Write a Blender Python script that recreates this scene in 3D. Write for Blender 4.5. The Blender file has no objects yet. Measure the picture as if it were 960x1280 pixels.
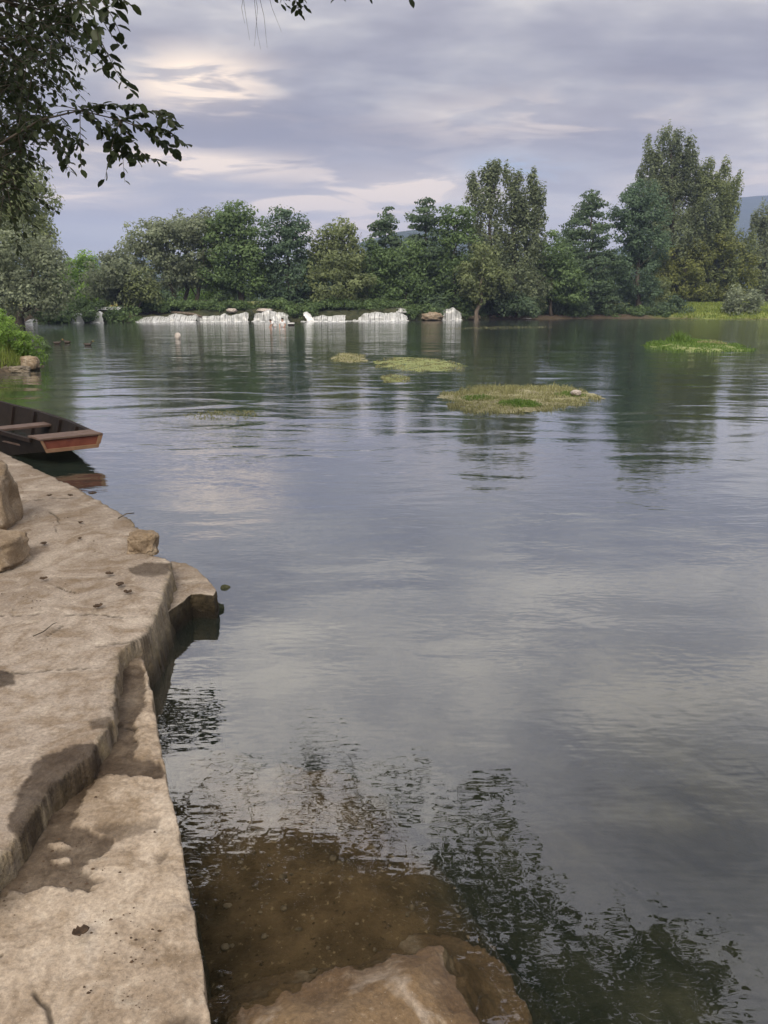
import bpy, bmesh, math, random
import numpy as np
from mathutils import Vector, noise as mnoise

random.seed(7)
RNG = np.random.default_rng(11)
C = bpy.context.scene.collection
SC = bpy.context.scene
R = math.radians

# ------------------------------------------------------------------ camera
H = 1.85                      # eye height above the river
FPX = 970.0                   # focal length in pixels of the 960x1280 photograph
PITCH = R(15.06)
cam_d = bpy.data.cameras.new('camera')
cam = bpy.data.objects.new('camera', cam_d)
C.objects.link(cam)
cam.location = (0, 0, H)
cam.rotation_euler = (R(90) - PITCH, 0, 0)
cam_d.sensor_fit = 'VERTICAL'
cam_d.sensor_height = 36.0
cam_d.sensor_width = 27.0
cam_d.lens = 36.0 * FPX / 1280.0
cam_d.clip_start = 0.05
cam_d.clip_end = 20000
SC.camera = cam

# ------------------------------------------------------------------ render / exposure
SC.render.engine = 'CYCLES'
SC.view_settings.view_transform = 'Standard'
SC.view_settings.look = 'None'
SC.view_settings.exposure = 0.56
SC.view_settings.gamma = 1.0
SC.cycles.use_denoising = True
SC.cycles.use_adaptive_sampling = True
SC.cycles.adaptive_threshold = 0.02
SC.cycles.max_bounces = 5
SC.cycles.diffuse_bounces = 2
SC.cycles.glossy_bounces = 2
SC.cycles.transmission_bounces = 2
SC.cycles.transparent_max_bounces = 10
SC.cycles.volume_bounces = 0
SC.cycles.caustics_reflective = False
SC.cycles.caustics_refractive = False
SC.cycles.sample_clamp_indirect = 4.0

# ------------------------------------------------------------------ node helper
class NT:
    def __init__(s, tree):
        s.t = tree; s.n = tree.nodes; s.l = tree.links
    def put(s, sock, v):
        if v is None: return
        if isinstance(v, bpy.types.NodeSocket): s.l.new(v, sock)
        elif isinstance(v, bpy.types.Node): s.l.new(v.outputs[0], sock)
        else:
            if hasattr(sock, 'default_value'):
                try: sock.default_value = v
                except Exception:
                    sock.default_value = tuple(v) + (1.0,)
    def node(s, kind, ins=None, **kw):
        n = s.n.new(kind)
        for k, v in kw.items(): setattr(n, k, v)
        if ins:
            for k, v in ins.items(): s.put(n.inputs[k], v)
        return n
    def math(s, op, a, b=None, c=None, clamp=False):
        n = s.n.new('ShaderNodeMath'); n.operation = op; n.use_clamp = clamp
        s.put(n.inputs[0], a)
        if b is not None: s.put(n.inputs[1], b)
        if c is not None: s.put(n.inputs[2], c)
        return n.outputs[0]
    def mix(s, f, a, b, blend='MIX'):
        n = s.n.new('ShaderNodeMix'); n.data_type = 'RGBA'; n.blend_type = blend
        s.put(n.inputs[0], f); s.put(n.inputs[6], a); s.put(n.inputs[7], b)
        return n.outputs[2]
    def noise(s, vec, scale, detail=4, rough=0.55, dist=0.0):
        return s.node('ShaderNodeTexNoise', {'Vector': vec, 'Scale': scale, 'Detail': detail, 'Roughness': rough, 'Distortion': dist}).outputs[0]
    def ramp(s, f, stops, interp='LINEAR'):
        n = s.n.new('ShaderNodeValToRGB'); n.color_ramp.interpolation = interp
        e = n.color_ramp.elements
        while len(e) < len(stops): e.new(0.5)
        for i, (p, c) in enumerate(stops):
            e[i].position = p
            e[i].color = (c, c, c, 1) if isinstance(c, (int, float)) else tuple(c) + (1,)
        s.put(n.inputs[0], f)
        return n.outputs[0]
    def mapr(s, v, a, b, c=0.0, d=1.0, smooth=False):
        n = s.n.new('ShaderNodeMapRange'); n.clamp = True
        if smooth: n.interpolation_type = 'SMOOTHSTEP'
        for i, q in enumerate((v, a, b, c, d)): s.put(n.inputs[i], q)
        return n.outputs[0]
    def attr(s, name):
        n = s.n.new('ShaderNodeAttribute'); n.attribute_name = name
        return n.outputs['Fac']
    def vmap(s, vec, scale=(1, 1, 1), loc=(0, 0, 0), rot=(0, 0, 0)):
        n = s.n.new('ShaderNodeMapping')
        s.put(n.inputs[0], vec); n.inputs['Location'].default_value = loc
        n.inputs['Rotation'].default_value = rot; n.inputs['Scale'].default_value = scale
        return n.outputs[0]

def new_mat(name):
    m = bpy.data.materials.new(name); m.use_nodes = True
    m.node_tree.nodes.clear()
    g = NT(m.node_tree)
    out = g.n.new('ShaderNodeOutputMaterial')
    return m, g, out

# ------------------------------------------------------------------ world: Nishita sky behind broken evening cloud
SUN_EL, SUN_AZ = R(42), R(190)       # azimuth clockwise from +Y: behind and left of the viewer
W = bpy.data.worlds.new('World'); SC.world = W
W.use_nodes = True
W.cycles.sampling_method = 'MANUAL'; W.cycles.sample_map_resolution = 512
W.node_tree.nodes.clear()
w = NT(W.node_tree)
wout = w.n.new('ShaderNodeOutputWorld')
sky = w.n.new('ShaderNodeTexSky'); sky.sky_type = 'NISHITA'; sky.sun_disc = False
sky.sun_elevation = SUN_EL; sky.sun_rotation = SUN_AZ
sky.air_density = 1.0; sky.dust_density = 1.5; sky.ozone_density = 1.5
tc = w.n.new('ShaderNodeTexCoord')
sep = w.node('ShaderNodeSeparateXYZ', {0: tc.outputs['Generated']})
dx, dy, dz = sep.outputs
zc = w.math('MAXIMUM', dz, 0.0)
zden = w.math('ADD', zc, 0.17)
u = w.math('DIVIDE', dx, zden); v = w.math('DIVIDE', dy, zden)
uv = w.node('ShaderNodeCombineXYZ', {0: u, 1: v, 2: 0.0}).outputs[0]
uvs = w.vmap(uv, scale=(0.80, 1.25, 1), loc=(3.7, 1.3, 0.0))
n_big = w.noise(uvs, 0.75, 3, 0.54, 0.35)
n_med = w.noise(w.vmap(uvs, loc=(9, 4, 0)), 1.9, 3, 0.58, 0.5)
n_fine = w.noise(w.vmap(uvs, loc=(2, 7, 0)), 5.0, 3, 0.62, 0.0)
nn = w.math('ADD', w.math('MULTIPLY', n_big, 0.46), w.math('ADD', w.math('MULTIPLY', n_med, 0.36), w.math('MULTIPLY', n_fine, 0.18)))
cloud = w.ramp(nn, [(0.40, (0.215, 0.203, 0.222)), (0.46, (0.285, 0.272, 0.285)), (0.51, (0.375, 0.357, 0.350)), (0.57, (0.60, 0.555, 0.49))])
# elevation in degrees and azimuth in degrees from straight ahead
el = w.math('MULTIPLY', w.math('ARCSINE', dz), 57.2958)
az = w.math('MULTIPLY', w.math('ARCTAN2', dx, dy), 57.2958)
def blob(azc, elc, sa, se):
    a = w.math('MULTIPLY_ADD', az, 1 / sa, -azc / sa); a = w.math('MULTIPLY', a, a)
    e = w.math('MULTIPLY_ADD', el, 1 / se, -elc / se); e = w.math('MULTIPLY', e, e)
    return w.math('EXPONENT', w.math('MULTIPLY', w.math('ADD', a, e), -1.0))
def add_all(*xs):
    r = xs[0]
    for x in xs[1:]: r = w.math('ADD', r, x)
    return r
# paler, warmer air low over the horizon
low = w.mapr(el, 1.0, 12.0, 1.0, 0.0, True)
cloud = w.mix(w.math('MULTIPLY', low, 0.80), cloud, (0.70, 0.65, 0.56, 1))
# lit cream patches where the deck breaks
lit = add_all(blob(-14, 8.8, 8, 0.8), blob(0.5, 7.7, 5, 1.2), blob(5, 7.2, 3, 0.7), blob(-23, 6.8, 5, 0.9), blob(-5, 6.6, 6, 0.6), blob(-3, 4.8, 7, 1.2), blob(-12, 13.5, 4, 1.6),
              w.math('MULTIPLY', blob(10, 11.5, 10, 1.6), 0.3), w.math('MULTIPLY', blob(26, 6.0, 12, 2.5), 0.5))
azel = w.node('ShaderNodeCombineXYZ', {0: w.math('MULTIPLY', az, 0.075), 1: w.math('MULTIPLY', el, 0.42), 2: 0.0}).outputs[0]
tex = w.mapr(w.noise(azel, 1.5, 4, 0.6, 0.7), 0.42, 0.60, 0.0, 1.0, True)
litm = w.math('MULTIPLY', lit, w.math('ADD', w.math('MULTIPLY', tex, 1.25), 0.32), clamp=True)
cloud = w.mix(w.math('MULTIPLY', litm, 0.95), cloud, (1.12, 0.90, 0.65, 1))
# brighter, thinner cloud overhead (an overcast sky is brightest at the zenith)
zen = w.math('MULTIPLY', w.mapr(el, 11.0, 46.0, 1.0, 2.9, True), w.math('SUBTRACT', 1.0, w.math('MULTIPLY', blob(27, 34, 13, 9), 0.64)))
cl_bg = w.node('ShaderNodeBackground', {'Color': cloud, 'Strength': zen})
sky_bg = w.node('ShaderNodeBackground', {'Color': sky.outputs[0], 'Strength': 0.10})
gap = add_all(w.math('MULTIPLY', blob(-21, 4.0, 7, 1.1), 0.22), w.math('MULTIPLY', blob(9, 8.6, 4, 1.2), w.math('MULTIPLY', tex, 0.8)))
gap = w.math('MULTIPLY', gap, 0.8, clamp=True)
mixs = w.node('ShaderNodeMixShader', {0: gap, 1: cl_bg.outputs[0], 2: sky_bg.outputs[0]})
w.l.new(mixs.outputs[0], wout.inputs[0])

# ------------------------------------------------------------------ sun, softened by the cloud deck
sl = bpy.data.lights.new('sun', 'SUN'); sl.energy = 2.2; sl.angle = R(28); sl.color = (1.0, 0.90, 0.76)
so = bpy.data.objects.new('sun', sl); C.objects.link(so)
to_sun = Vector((math.sin(SUN_AZ) * math.cos(SUN_EL), math.cos(SUN_AZ) * math.cos(SUN_EL), math.sin(SUN_EL)))
so.rotation_euler = (-to_sun).to_track_quat('-Z', 'Y').to_euler()
so.location = (-5, -5, 20)

# ------------------------------------------------------------------ picture measurements -> places
cT, sT = math.cos(PITCH), math.sin(PITCH)
def ray(px, py):
    xc = (px - 480.0) / FPX; yc = (640.0 - py) / FPX
    return Vector((xc, cT + yc * sT, -sT + yc * cT))
def G(px, py, z=0.0):            # where the sight line meets height z
    d = ray(px, py); t = (z - H) / d.z
    return (d.x * t, d.y * t, z)
def P(px, py, Y):                # the point at distance Y ahead
    d = ray(px, py); t = Y / d.y
    return Vector((d.x * t, Y, H + d.z * t))
def pxm(Y):                      # metres per photo pixel at distance Y (about)
    return Y / FPX / 0.93

# ------------------------------------------------------------------ numpy noise
def _hash(ix, iy, iz, seed):
    h = (ix.astype(np.int64) * 374761393 + iy.astype(np.int64) * 668265263 + iz.astype(np.int64) * 2147483647 + seed * 974711) & 0xffffffff
    h = ((h ^ (h >> 13)) * 1274126177) & 0xffffffff
    h = (h ^ (h >> 16)) & 0xffff
    return h / 65535.0
def vnoise(x, y, z=None, seed=0):
    x = np.asarray(x, float); y = np.asarray(y, float)
    z = np.zeros_like(x) if z is None else np.asarray(z, float)
    ix, iy, iz = np.floor(x), np.floor(y), np.floor(z)
    fx, fy, fz = x - ix, y - iy, z - iz
    fx = fx * fx * (3 - 2 * fx); fy = fy * fy * (3 - 2 * fy); fz = fz * fz * (3 - 2 * fz)
    r = 0
    for a in (0, 1):
        for b in (0, 1):
            for c in (0, 1):
                wgt = (fx if a else 1 - fx) * (fy if b else 1 - fy) * (fz if c else 1 - fz)
                r = r + wgt * _hash(ix + a, iy + b, iz + c, seed)
    return r * 2 - 1
def fbm(x, y, z=None, oct=4, seed=0, gain=0.5):
    r = 0; a = 1.0; f = 1.0; s = 0
    for o in range(oct):
        r = r + a * vnoise(np.asarray(x) * f, np.asarray(y) * f, None if z is None else np.asarray(z) * f, seed + o * 17)
        s += a; a *= gain; f *= 2.03
    return r / s
def sstep(a, b, x):
    t = np.clip((np.asarray(x, float) - a) / (b - a), 0, 1)
    return t * t * (3 - 2 * t)
def sdf_poly(x, y, poly):        # negative inside
    p = np.asarray([(q[0], q[1]) for q in poly], float)
    x = np.asarray(x, float); y = np.asarray(y, float)
    d = np.full(x.shape, 1e18); inside = np.zeros(x.shape, bool)
    for i in range(len(p)):
        ax, ay = p[i]; bx, by = p[(i + 1) % len(p)]
        ex, ey = bx - ax, by - ay
        t = np.clip(((x - ax) * ex + (y - ay) * ey) / max(ex * ex + ey * ey, 1e-12), 0, 1)
        d = np.minimum(d, (x - ax - t * ex) ** 2 + (y - ay - t * ey) ** 2)
        cond = ((ay > y) != (by > y)) & (x < (bx - ax) * (y - ay) / ((by - ay) if by != ay else 1e-12) + ax)
        inside ^= cond
    d = np.sqrt(d)
    return np.where(inside, -d, d)
def sdf_line(x, y, pts):
    d = np.full(np.shape(x), 1e18)
    for (ax, ay), (bx, by) in zip(pts[:-1], pts[1:]):
        ex, ey = bx - ax, by - ay
        t = np.clip(((x - ax) * ex + (y - ay) * ey) / max(ex * ex + ey * ey, 1e-12), 0, 1)
        d = np.minimum(d, (x - ax - t * ex) ** 2 + (y - ay - t * ey) ** 2)
    return np.sqrt(d)

# ------------------------------------------------------------------ mesh helpers
def tag(o, label=None, cat=None, group=None, kind=None):
    if label: o['label'] = label
    if cat: o['category'] = cat
    if group: o['group'] = group
    if kind: o['kind'] = kind
    return o
def empty(name, loc, label=None, cat=None, group=None):
    o = bpy.data.objects.new(name, None); C.objects.link(o)
    o.location = loc; o.empty_display_size = 0.2
    return tag(o, label, cat, group)
def link(name, me, mat=None, parent=None, smooth=True):
    o = bpy.data.objects.new(name, me); C.objects.link(o)
    if mat: me.materials.append(mat)
    if smooth and len(me.polygons):
        me.polygons.foreach_set('use_smooth', np.ones(len(me.polygons), bool))
    if parent:
        o.parent = parent
        loc = Vector(parent.location); p = parent.parent
        while p: loc += Vector(p.location); p = p.parent
        me.transform(__import__('mathutils').Matrix.Translation(-loc))
    return o
def mesh_np(name, verts, loops, counts, attrs=None):
    me = bpy.data.meshes.new(name)
    verts = np.asarray(verts, np.float32).reshape(-1, 3)
    loops = np.asarray(loops, np.int32).ravel(); counts = np.asarray(counts, np.int32)
    me.vertices.add(len(verts)); me.vertices.foreach_set('co', verts.ravel())
    me.loops.add(len(loops)); me.loops.foreach_set('vertex_index', loops)
    me.polygons.add(len(counts))
    st = np.zeros(len(counts), np.int32); st[1:] = np.cumsum(counts)[:-1]
    me.polygons.foreach_set('loop_start', st)
    me.polygons.foreach_set('loop_total', counts)
    for k, a in (attrs or {}).items():
        at = me.attributes.new(k, 'FLOAT', 'POINT')
        at.data.foreach_set('value', np.asarray(a, np.float32).ravel())
    me.update(calc_edges=True)
    me.validate()
    return me
class MB:
    """collects boxes, prisms and tubes into one mesh"""
    def __init__(s): s.v = []; s.f = []
    def add(s, vs, fs):
        b = len(s.v); s.v += [tuple(q) for q in vs]; s.f += [[i + b for i in f] for f in fs]
    def hexa(s, a):              # 8 corners: bottom four then top four
        s.add(a, [(3, 2, 1, 0), (4, 5, 6, 7), (0, 1, 5, 4), (1, 2, 6, 5), (2, 3, 7, 6), (3, 0, 4, 7)])
    def box(s, c, size, rz=0.0):
        hx, hy, hz = size[0] / 2, size[1] / 2, size[2] / 2
        k, q = math.cos(rz), math.sin(rz)
        pts = []
        for z in (-hz, hz):
            for x, y in ((-hx, -hy), (hx, -hy), (hx, hy), (-hx, hy)):
                pts.append((c[0] + x * k - y * q, c[1] + x * q + y * k, c[2] + z))
        s.hexa(pts)
    def bar(s, a, b, wdt, hgt, up=(0, 0, 1)):
        a = Vector(a); b = Vector(b); d = (b - a).normalized(); up = Vector(up)
        r = d.cross(up).normalized() * wdt / 2; uu = r.cross(d).normalized() * hgt / 2
        s.hexa([a - r - uu, a + r - uu, b + r - uu, b - r - uu, a - r + uu, a + r + uu, b + r + uu, b - r + uu])
    def tube(s, pts, rad, n=8):
        pts = [Vector(p) for p in pts]
        if isinstance(rad, (int, float)): rad = [rad] * len(pts)
        b = len(s.v); ref = Vector((0.31, 0.77, 0.55))
        for i, p in enumerate(pts):
            d = (pts[min(i + 1, len(pts) - 1)] - pts[max(i - 1, 0)])
            d = d.normalized() if d.length > 1e-9 else Vector((0, 0, 1))
            x = d.cross(ref)
            if x.length < 1e-3: x = d.cross(Vector((1, 0, 0)))
            x.normalize(); y = d.cross(x)
            for k in range(n):
                a = 2 * math.pi * k / n
                s.v.append(tuple(p + (x * math.cos(a) + y * math.sin(a)) * rad[i]))
        for i in range(len(pts) - 1):
            for k in range(n):
                k2 = (k + 1) % n
                s.f.append([b + i * n + k, b + i * n + k2, b + (i + 1) * n + k2, b + (i + 1) * n + k])
        s.f.append([b + k for k in range(n)][::-1]); s.f.append([b + (len(pts) - 1) * n + k for k in range(n)])
    def mesh(s, name):
        me = bpy.data.meshes.new(name); me.from_pydata(s.v, [], s.f); me.update(); return me
    def build(s, name, mat, parent=None, smooth=False, bevel=0.0):
        me = s.mesh(name)
        if bevel > 0:
            bm = bmesh.new(); bm.from_mesh(me)
            bmesh.ops.bevel(bm, geom=list(bm.edges), offset=bevel, segments=1, affect='EDGES', clamp_overlap=True)
            bm.to_mesh(me); bm.free()
        return link(name, me, mat, parent, smooth)
def rock_mesh(name, loc, size, seed, rz=0.0, rough=0.24, sub=5, flat=0.0, freq=1.4):
    bm = bmesh.new(); bmesh.ops.create_icosphere(bm, subdivisions=sub, radius=1.0)
    me = bpy.data.meshes.new(name); bm.to_mesh(me); bm.free()
    n = len(me.vertices); co = np.empty(n * 3, np.float32); me.vertices.foreach_get('co', co); co = co.reshape(-1, 3).astype(float)
    # superellipsoid-ish blocky body
    e = 1.0 / (0.55 + flat)
    q = np.sign(co) * np.abs(co) ** (1 / (1 + flat * 2))
    co = q
    d = fbm(co[:, 0] * freq + seed * 3.1, co[:, 1] * freq + 7, co[:, 2] * freq + seed, 4, seed)
    d2 = fbm(co[:, 0] * 5 + seed, co[:, 1] * 5, co[:, 2] * 5, 3, seed + 5)
    d3 = fbm(co[:, 0] * 14, co[:, 1] * 14 + seed, co[:, 2] * 9, 3, seed + 8)
    ridge = 1 - np.abs(fbm(co[:, 0] * 2.2 + seed, co[:, 1] * 2.2, co[:, 2] * 3.4, 3, seed + 2)) * 2
    co = co * (1 + rough * d + rough * 0.35 * d2 + rough * .16 * d3 + rough * .35 * (ridge - .5))[:, None]
    co = co * np.array(size) / 2
    k, s_ = math.cos(rz), math.sin(rz)
    x = co[:, 0] * k - co[:, 1] * s_ + loc[0]; y = co[:, 0] * s_ + co[:, 1] * k + loc[1]; z = co[:, 2] + loc[2]
    me.vertices.foreach_set('co', np.stack([x, y, z], 1).astype(np.float32).ravel()); me.update()
    return me

# ------------------------------------------------------------------ materials
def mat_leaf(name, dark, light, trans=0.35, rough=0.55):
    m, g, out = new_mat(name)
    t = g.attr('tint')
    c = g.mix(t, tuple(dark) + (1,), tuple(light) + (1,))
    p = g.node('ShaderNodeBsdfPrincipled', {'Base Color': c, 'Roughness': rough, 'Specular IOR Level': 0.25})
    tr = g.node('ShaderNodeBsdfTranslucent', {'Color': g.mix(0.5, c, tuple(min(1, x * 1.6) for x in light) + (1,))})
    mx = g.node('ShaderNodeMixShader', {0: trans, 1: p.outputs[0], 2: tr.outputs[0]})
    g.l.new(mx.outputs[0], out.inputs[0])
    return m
def mat_noise(name, a, b, scale=3.0, rough=0.85, bump=0.3, bscale=None, stretch=(1, 1, 1), detail=6, spec=0.3, dist=0.0, bd=0.02):
    m, g, out = new_mat(name)
    tcn = g.n.new('ShaderNodeTexCoord'); vec = g.vmap(tcn.outputs['Object'], scale=stretch)
    n1 = g.noise(vec, scale, detail, 0.6, dist)
    c = g.mix(g.mapr(n1, 0.3, 0.7), tuple(a) + (1,), tuple(b) + (1,))
    n2 = g.noise(vec, bscale or scale * 4, 6, 0.65)
    bp = g.node('ShaderNodeBump', {'Strength': bump, 'Distance': bd, 'Height': n2})
    p = g.node('ShaderNodeBsdfPrincipled', {'Base Color': c, 'Roughness': rough, 'Normal': bp.outputs[0], 'Specular IOR Level': spec})
    g.l.new(p.outputs[0], out.inputs[0])
    return m
MAT = {}
MAT['bark'] = mat_noise('bark', (0.05, 0.04, 0.03), (0.13, 0.11, 0.085), 6, 0.9, 0.6, 14, (1, 1, 0.25), bd=0.03)
MAT['bark_pale'] = mat_noise('pale_bark', (0.10, 0.08, 0.06), (0.22, 0.18, 0.14), 5, 0.9, 0.6, 14, (1, 1, 0.25), bd=0.03)
MAT['rock'] = mat_noise('rock', (0.10, 0.085, 0.065), (0.32, 0.27, 0.20), 3.5, 0.9, 0.7, 14, bd=0.05)
MAT['rock_warm'] = mat_noise('warm_rock', (0.15, 0.115, 0.075), (0.42, 0.34, 0.25), 4.5, 0.9, 0.8, 18, bd=0.02)
MAT['rock_pale'] = mat_noise('pale_rock', (0.34, 0.29, 0.25), (0.66, 0.60, 0.54), 2.5, 0.8, 0.5, 10, bd=0.05)
MAT['rock_mossy'] = mat_noise('mossy_rock', (0.020, 0.028, 0.012), (0.085, 0.085, 0.042), 1.6, 0.85, 0.8, 7, bd=0.12)
MAT['leaf_grey'] = mat_leaf('greygreen_leaf', (0.077, 0.092, 0.061), (0.321, 0.368, 0.229))
MAT['leaf_olive'] = mat_leaf('olive_leaf', (0.075, 0.096, 0.043), (0.272, 0.318, 0.14))
MAT['leaf_green'] = mat_leaf('green_leaf', (0.05, 0.083, 0.035), (0.193, 0.281, 0.106))
MAT['leaf_dark'] = mat_leaf('dark_leaf', (0.039, 0.066, 0.04), (0.145, 0.21, 0.106))
MAT['leaf_blue'] = mat_leaf('bluegreen_leaf', (0.041, 0.07, 0.048), (0.158, 0.236, 0.131))
MAT['leaf_bright'] = mat_leaf('bright_leaf', (0.061, 0.109, 0.025), (0.266, 0.407, 0.088), 0.45)
MAT['leaf_yellow'] = mat_leaf('yellowgreen_leaf', (0.088, 0.110, 0.034), (0.290, 0.310, 0.100), 0.4)
MAT['leaf_pop'] = mat_leaf('poplar_leaf', (0.068, 0.089, 0.053), (0.272, 0.318, 0.175))
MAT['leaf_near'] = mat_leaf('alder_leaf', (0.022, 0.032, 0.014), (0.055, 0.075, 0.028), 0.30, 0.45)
MAT['grass'] = mat_leaf('grass_blade', (0.10, 0.15, 0.03), (0.29, 0.34, 0.085), 0.4)
MAT['weed'] = mat_leaf('river_weed', (0.16, 0.15, 0.07), (0.36, 0.36, 0.17), 0.35)
MAT['weed_green'] = mat_leaf('green_weed', (0.06, 0.12, 0.02), (0.17, 0.26, 0.06), 0.4)
MAT['mat'] = mat_noise('weed_mat', (0.13, 0.115, 0.062), (0.34, 0.32, 0.18), 5, 0.9, 0.8, 25, bd=0.02)
MAT['algae'] = mat_noise('algae_mat', (0.12, 0.145, 0.045), (0.26, 0.29, 0.11), 3, 0.8, 0.8, 15, bd=0.02)

# ------------------------------------------------------------------ the river bank lines
WL = [(-200, 407), (0, 405.4), (60, 404.4), (95, 403.8), (150, 403.2), (175, 402.8), (310, 402), (400, 402), (510, 401), (560, 400.4), (612, 400)]
FAR = [(lambda q: (q[0] * (q[1] + 1.3) / q[1], q[1] + 1.3))(G(*q)) for q in WL] + [G(px, py) for px, py in ((680, 399.2),
                                (740, 398.3), (800, 398), (850, 398.4), (960, 399.5), (1200, 401))]
FARX = np.array([-150] + [p[0] for p in FAR] + [150]); FARY = np.array([FAR[0][1]] + [p[1] for p in FAR] + [FAR[-1][1]])
LY = np.array([-50, 0, 6, 9, 14, 18.5, 20.5, 22, 24, 27, 34, 50, 70, 90, 200])
LX = np.array([-12, -12, -12, -12.5, -13, -12.2, -10.6, -10.0, -10.4, -13, -17.5, -25, -34, -42, -80])
SHELF = [G(*q, -0.1)[:2] for q in ((200, 900), (300, 925), (410, 930), (455, 1000), (520, 1075), (560, 1160), (610, 1300), (640, 1420), (200, 1420))]
STEP = [G(*q, 0.0)[:2] for q in ((266, 1300), (276, 1268), (296, 1246), (330, 1240), (352, 1222), (385, 1224), (420, 1206), (452, 1208), (490, 1188), (520, 1190), (546, 1172), (560, 1186), (562, 1204), (580, 1222), (584, 1250), (602, 1275), (610, 1310), (650, 1420), (290, 1420))]
def land_s(x, y):
    s1 = y - np.interp(x, FARX, FARY); s2 = np.interp(y, LY, LX) - x
    s = np.maximum(s1, s2)
    s = np.maximum(s, -2.5 - y); s = np.maximum(s, x - 95)
    return s, s2
def ground_h(x, y):
    x = np.asarray(x, float); y = np.asarray(y, float)
    s, s2 = land_s(x, y)
    s = s + 0.5 * fbm(x * 0.25, y * 0.25, None, 3, 3) * sstep(10, 40, np.hypot(x, y)) + 0.12 * fbm(x * 1.3, y * 1.3, None, 3, 8)
    up = 0.05 + 1.35 * sstep(0, 3.2, s) + 0.7 * sstep(3, 40, s)
    up = np.where((s2 >= s - 0.5) & (y < 30), 0.04 + 0.42 * sstep(0, 0.9, s) + 0.9 * sstep(1, 6, s), up)
    rightl = sstep(36, 42, x) * (y > 70)
    up = up * (1 - rightl) + rightl * (0.05 + 0.85 * sstep(0, 3.5, s) + 0.85 * sstep(3, 11, s))
    tail = sstep(14, 17, x) * (1 - rightl) * (y > 60)
    up = up * (1 - tail) + tail * (0.05 + 0.45 * sstep(0, 1.4, s) + 0.9 * sstep(2, 14, s))
    bed = -0.10 - 1.25 * sstep(0, 7, -s) + 0.06 * fbm(x * 0.8, y * 0.8, None, 4, 21)
    sh = sdf_poly(x, y, SHELF) + 0.28 * fbm(x * 1.9, y * 1.9, None, 4, 5)
    near = np.where(np.hypot(x, y) < 14, 1.0, 0.0)
    b2 = -0.16 - 0.05 * sstep(-0.4, 0.0, sh) - 0.95 * sstep(-0.1, 0.9, sh) - 0.5 * sstep(0.5, 4, sh) + 0.02 * fbm(x * 6, y * 6, None, 3, 9) + 0.05 * fbm(x * 1.7, y * 1.7, None, 3, 31)
    bed = np.where(near > 0, b2, bed)
    return np.where(s > 0, up + 0.10 * fbm(x * 0.6, y * 0.6, None, 3, 2), bed)

def gh(x, y): return float(ground_h(np.array([x]), np.array([y]))[0])
def polar_grid(azs, rs):
    A, Rr = np.meshgrid(azs, rs)
    return np.sin(A) * Rr, np.cos(A) * Rr
def grid_loops(nr, nc, mask=None):
    i = np.arange(nr - 1)[:, None] * nc + np.arange(nc - 1)[None, :]
    q = np.stack([i, i + 1, i + nc + 1, i + nc], -1).reshape(-1, 4)
    if mask is not None: q = q[mask.ravel()]
    return q[:, ::-1]

# ground: one sheet, river bed included, out to the horizon
azs = np.concatenate([np.linspace(-math.pi, R(-42), 70, endpoint=False), np.linspace(R(-42), R(42), 460, endpoint=False), np.linspace(R(42), math.pi, 70)])
rs = np.concatenate([np.geomspace(0.6, 130, 400, endpoint=False), np.geomspace(130, 6000, 40)])
X, Y = polar_grid(azs, rs)
Z = ground_h(X, Y)
S, S2 = land_s(X, Y)
far_flat = sstep(160, 400, np.hypot(X, Y)); Z = Z * (1 - far_flat) + 2.2 * far_flat
shm = sstep(0.55, -0.25, sdf_poly(X, Y, SHELF) + 0.30 * fbm(X * 2.2, Y * 2.2, None, 4, 55))
lawn = sstep(33, 37, X + 1.5 * fbm(X * .3, Y * .3, None, 2, 4)) * sstep(-0.3, 0.3, S) * (Y > 60)
lawn = np.maximum(lawn, sstep(0.5, 1.4, S2) * (Y < 40) * (Y > 12))
lawn = np.maximum(lawn, 0.55 * sstep(3, 8, S) * (Y > 60))
me = mesh_np('ground', np.stack([X, Y, Z], -1), grid_loops(*X.shape), np.full((X.shape[0] - 1) * (X.shape[1] - 1), 4), {'shelf': shm, 'lawn': lawn})
m, g, out = new_mat('ground')
tcn = g.n.new('ShaderNodeTexCoord'); ob = tcn.outputs['Object']
geo = g.n.new('ShaderNodeNewGeometry'); zz = g.node('ShaderNodeSeparateXYZ', {0: geo.outputs['Position']}).outputs[2]
na = g.noise(ob, 1.1, 7, 0.62); nb = g.noise(ob, 7, 7, 0.65); nc_ = g.noise(ob, 40, 4, 0.6)
bedc = g.ramp(na, [(0.32, (0.012, 0.016, 0.011)), (0.5, (0.034, 0.036, 0.024)), (0.66, (0.095, 0.092, 0.062))])
shelfc = g.mix(g.mapr(nb, 0.35, 0.68), (0.052, 0.033, 0.016, 1), (0.120, 0.080, 0.043, 1))
shelfc = g.mix(g.mapr(nc_, 0.62, 0.70), shelfc, (0.20, 0.15, 0.09, 1))
shelfc = g.mix(g.mapr(nc_, 0.38, 0.30), shelfc, (0.02, 0.013, 0.006, 1))
under = g.mix(g.attr('shelf'), bedc, shelfc)
soil = g.mix(g.mapr(nb, 0.35, 0.7), (0.050, 0.040, 0.026, 1), (0.15, 0.115, 0.078, 1))
grs = g.mix(g.mapr(na, 0.35, 0.65), (0.12, 0.18, 0.035, 1), (0.27, 0.29, 0.085, 1))
above = g.mix(g.attr('lawn'), soil, grs)
col = g.mix(g.mapr(zz, -0.05, 0.03), under, above)
bp = g.node('ShaderNodeBump', {'Strength': 0.6, 'Distance': 0.04, 'Height': g.math('ADD', nb, g.math('MULTIPLY', nc_, 0.35))})
p = g.node('ShaderNodeBsdfPrincipled', {'Base Color': col, 'Roughness': 0.9, 'Normal': bp.outputs[0], 'Specular IOR Level': 0.15})
g.l.new(p.outputs[0], out.inputs[0])
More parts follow.
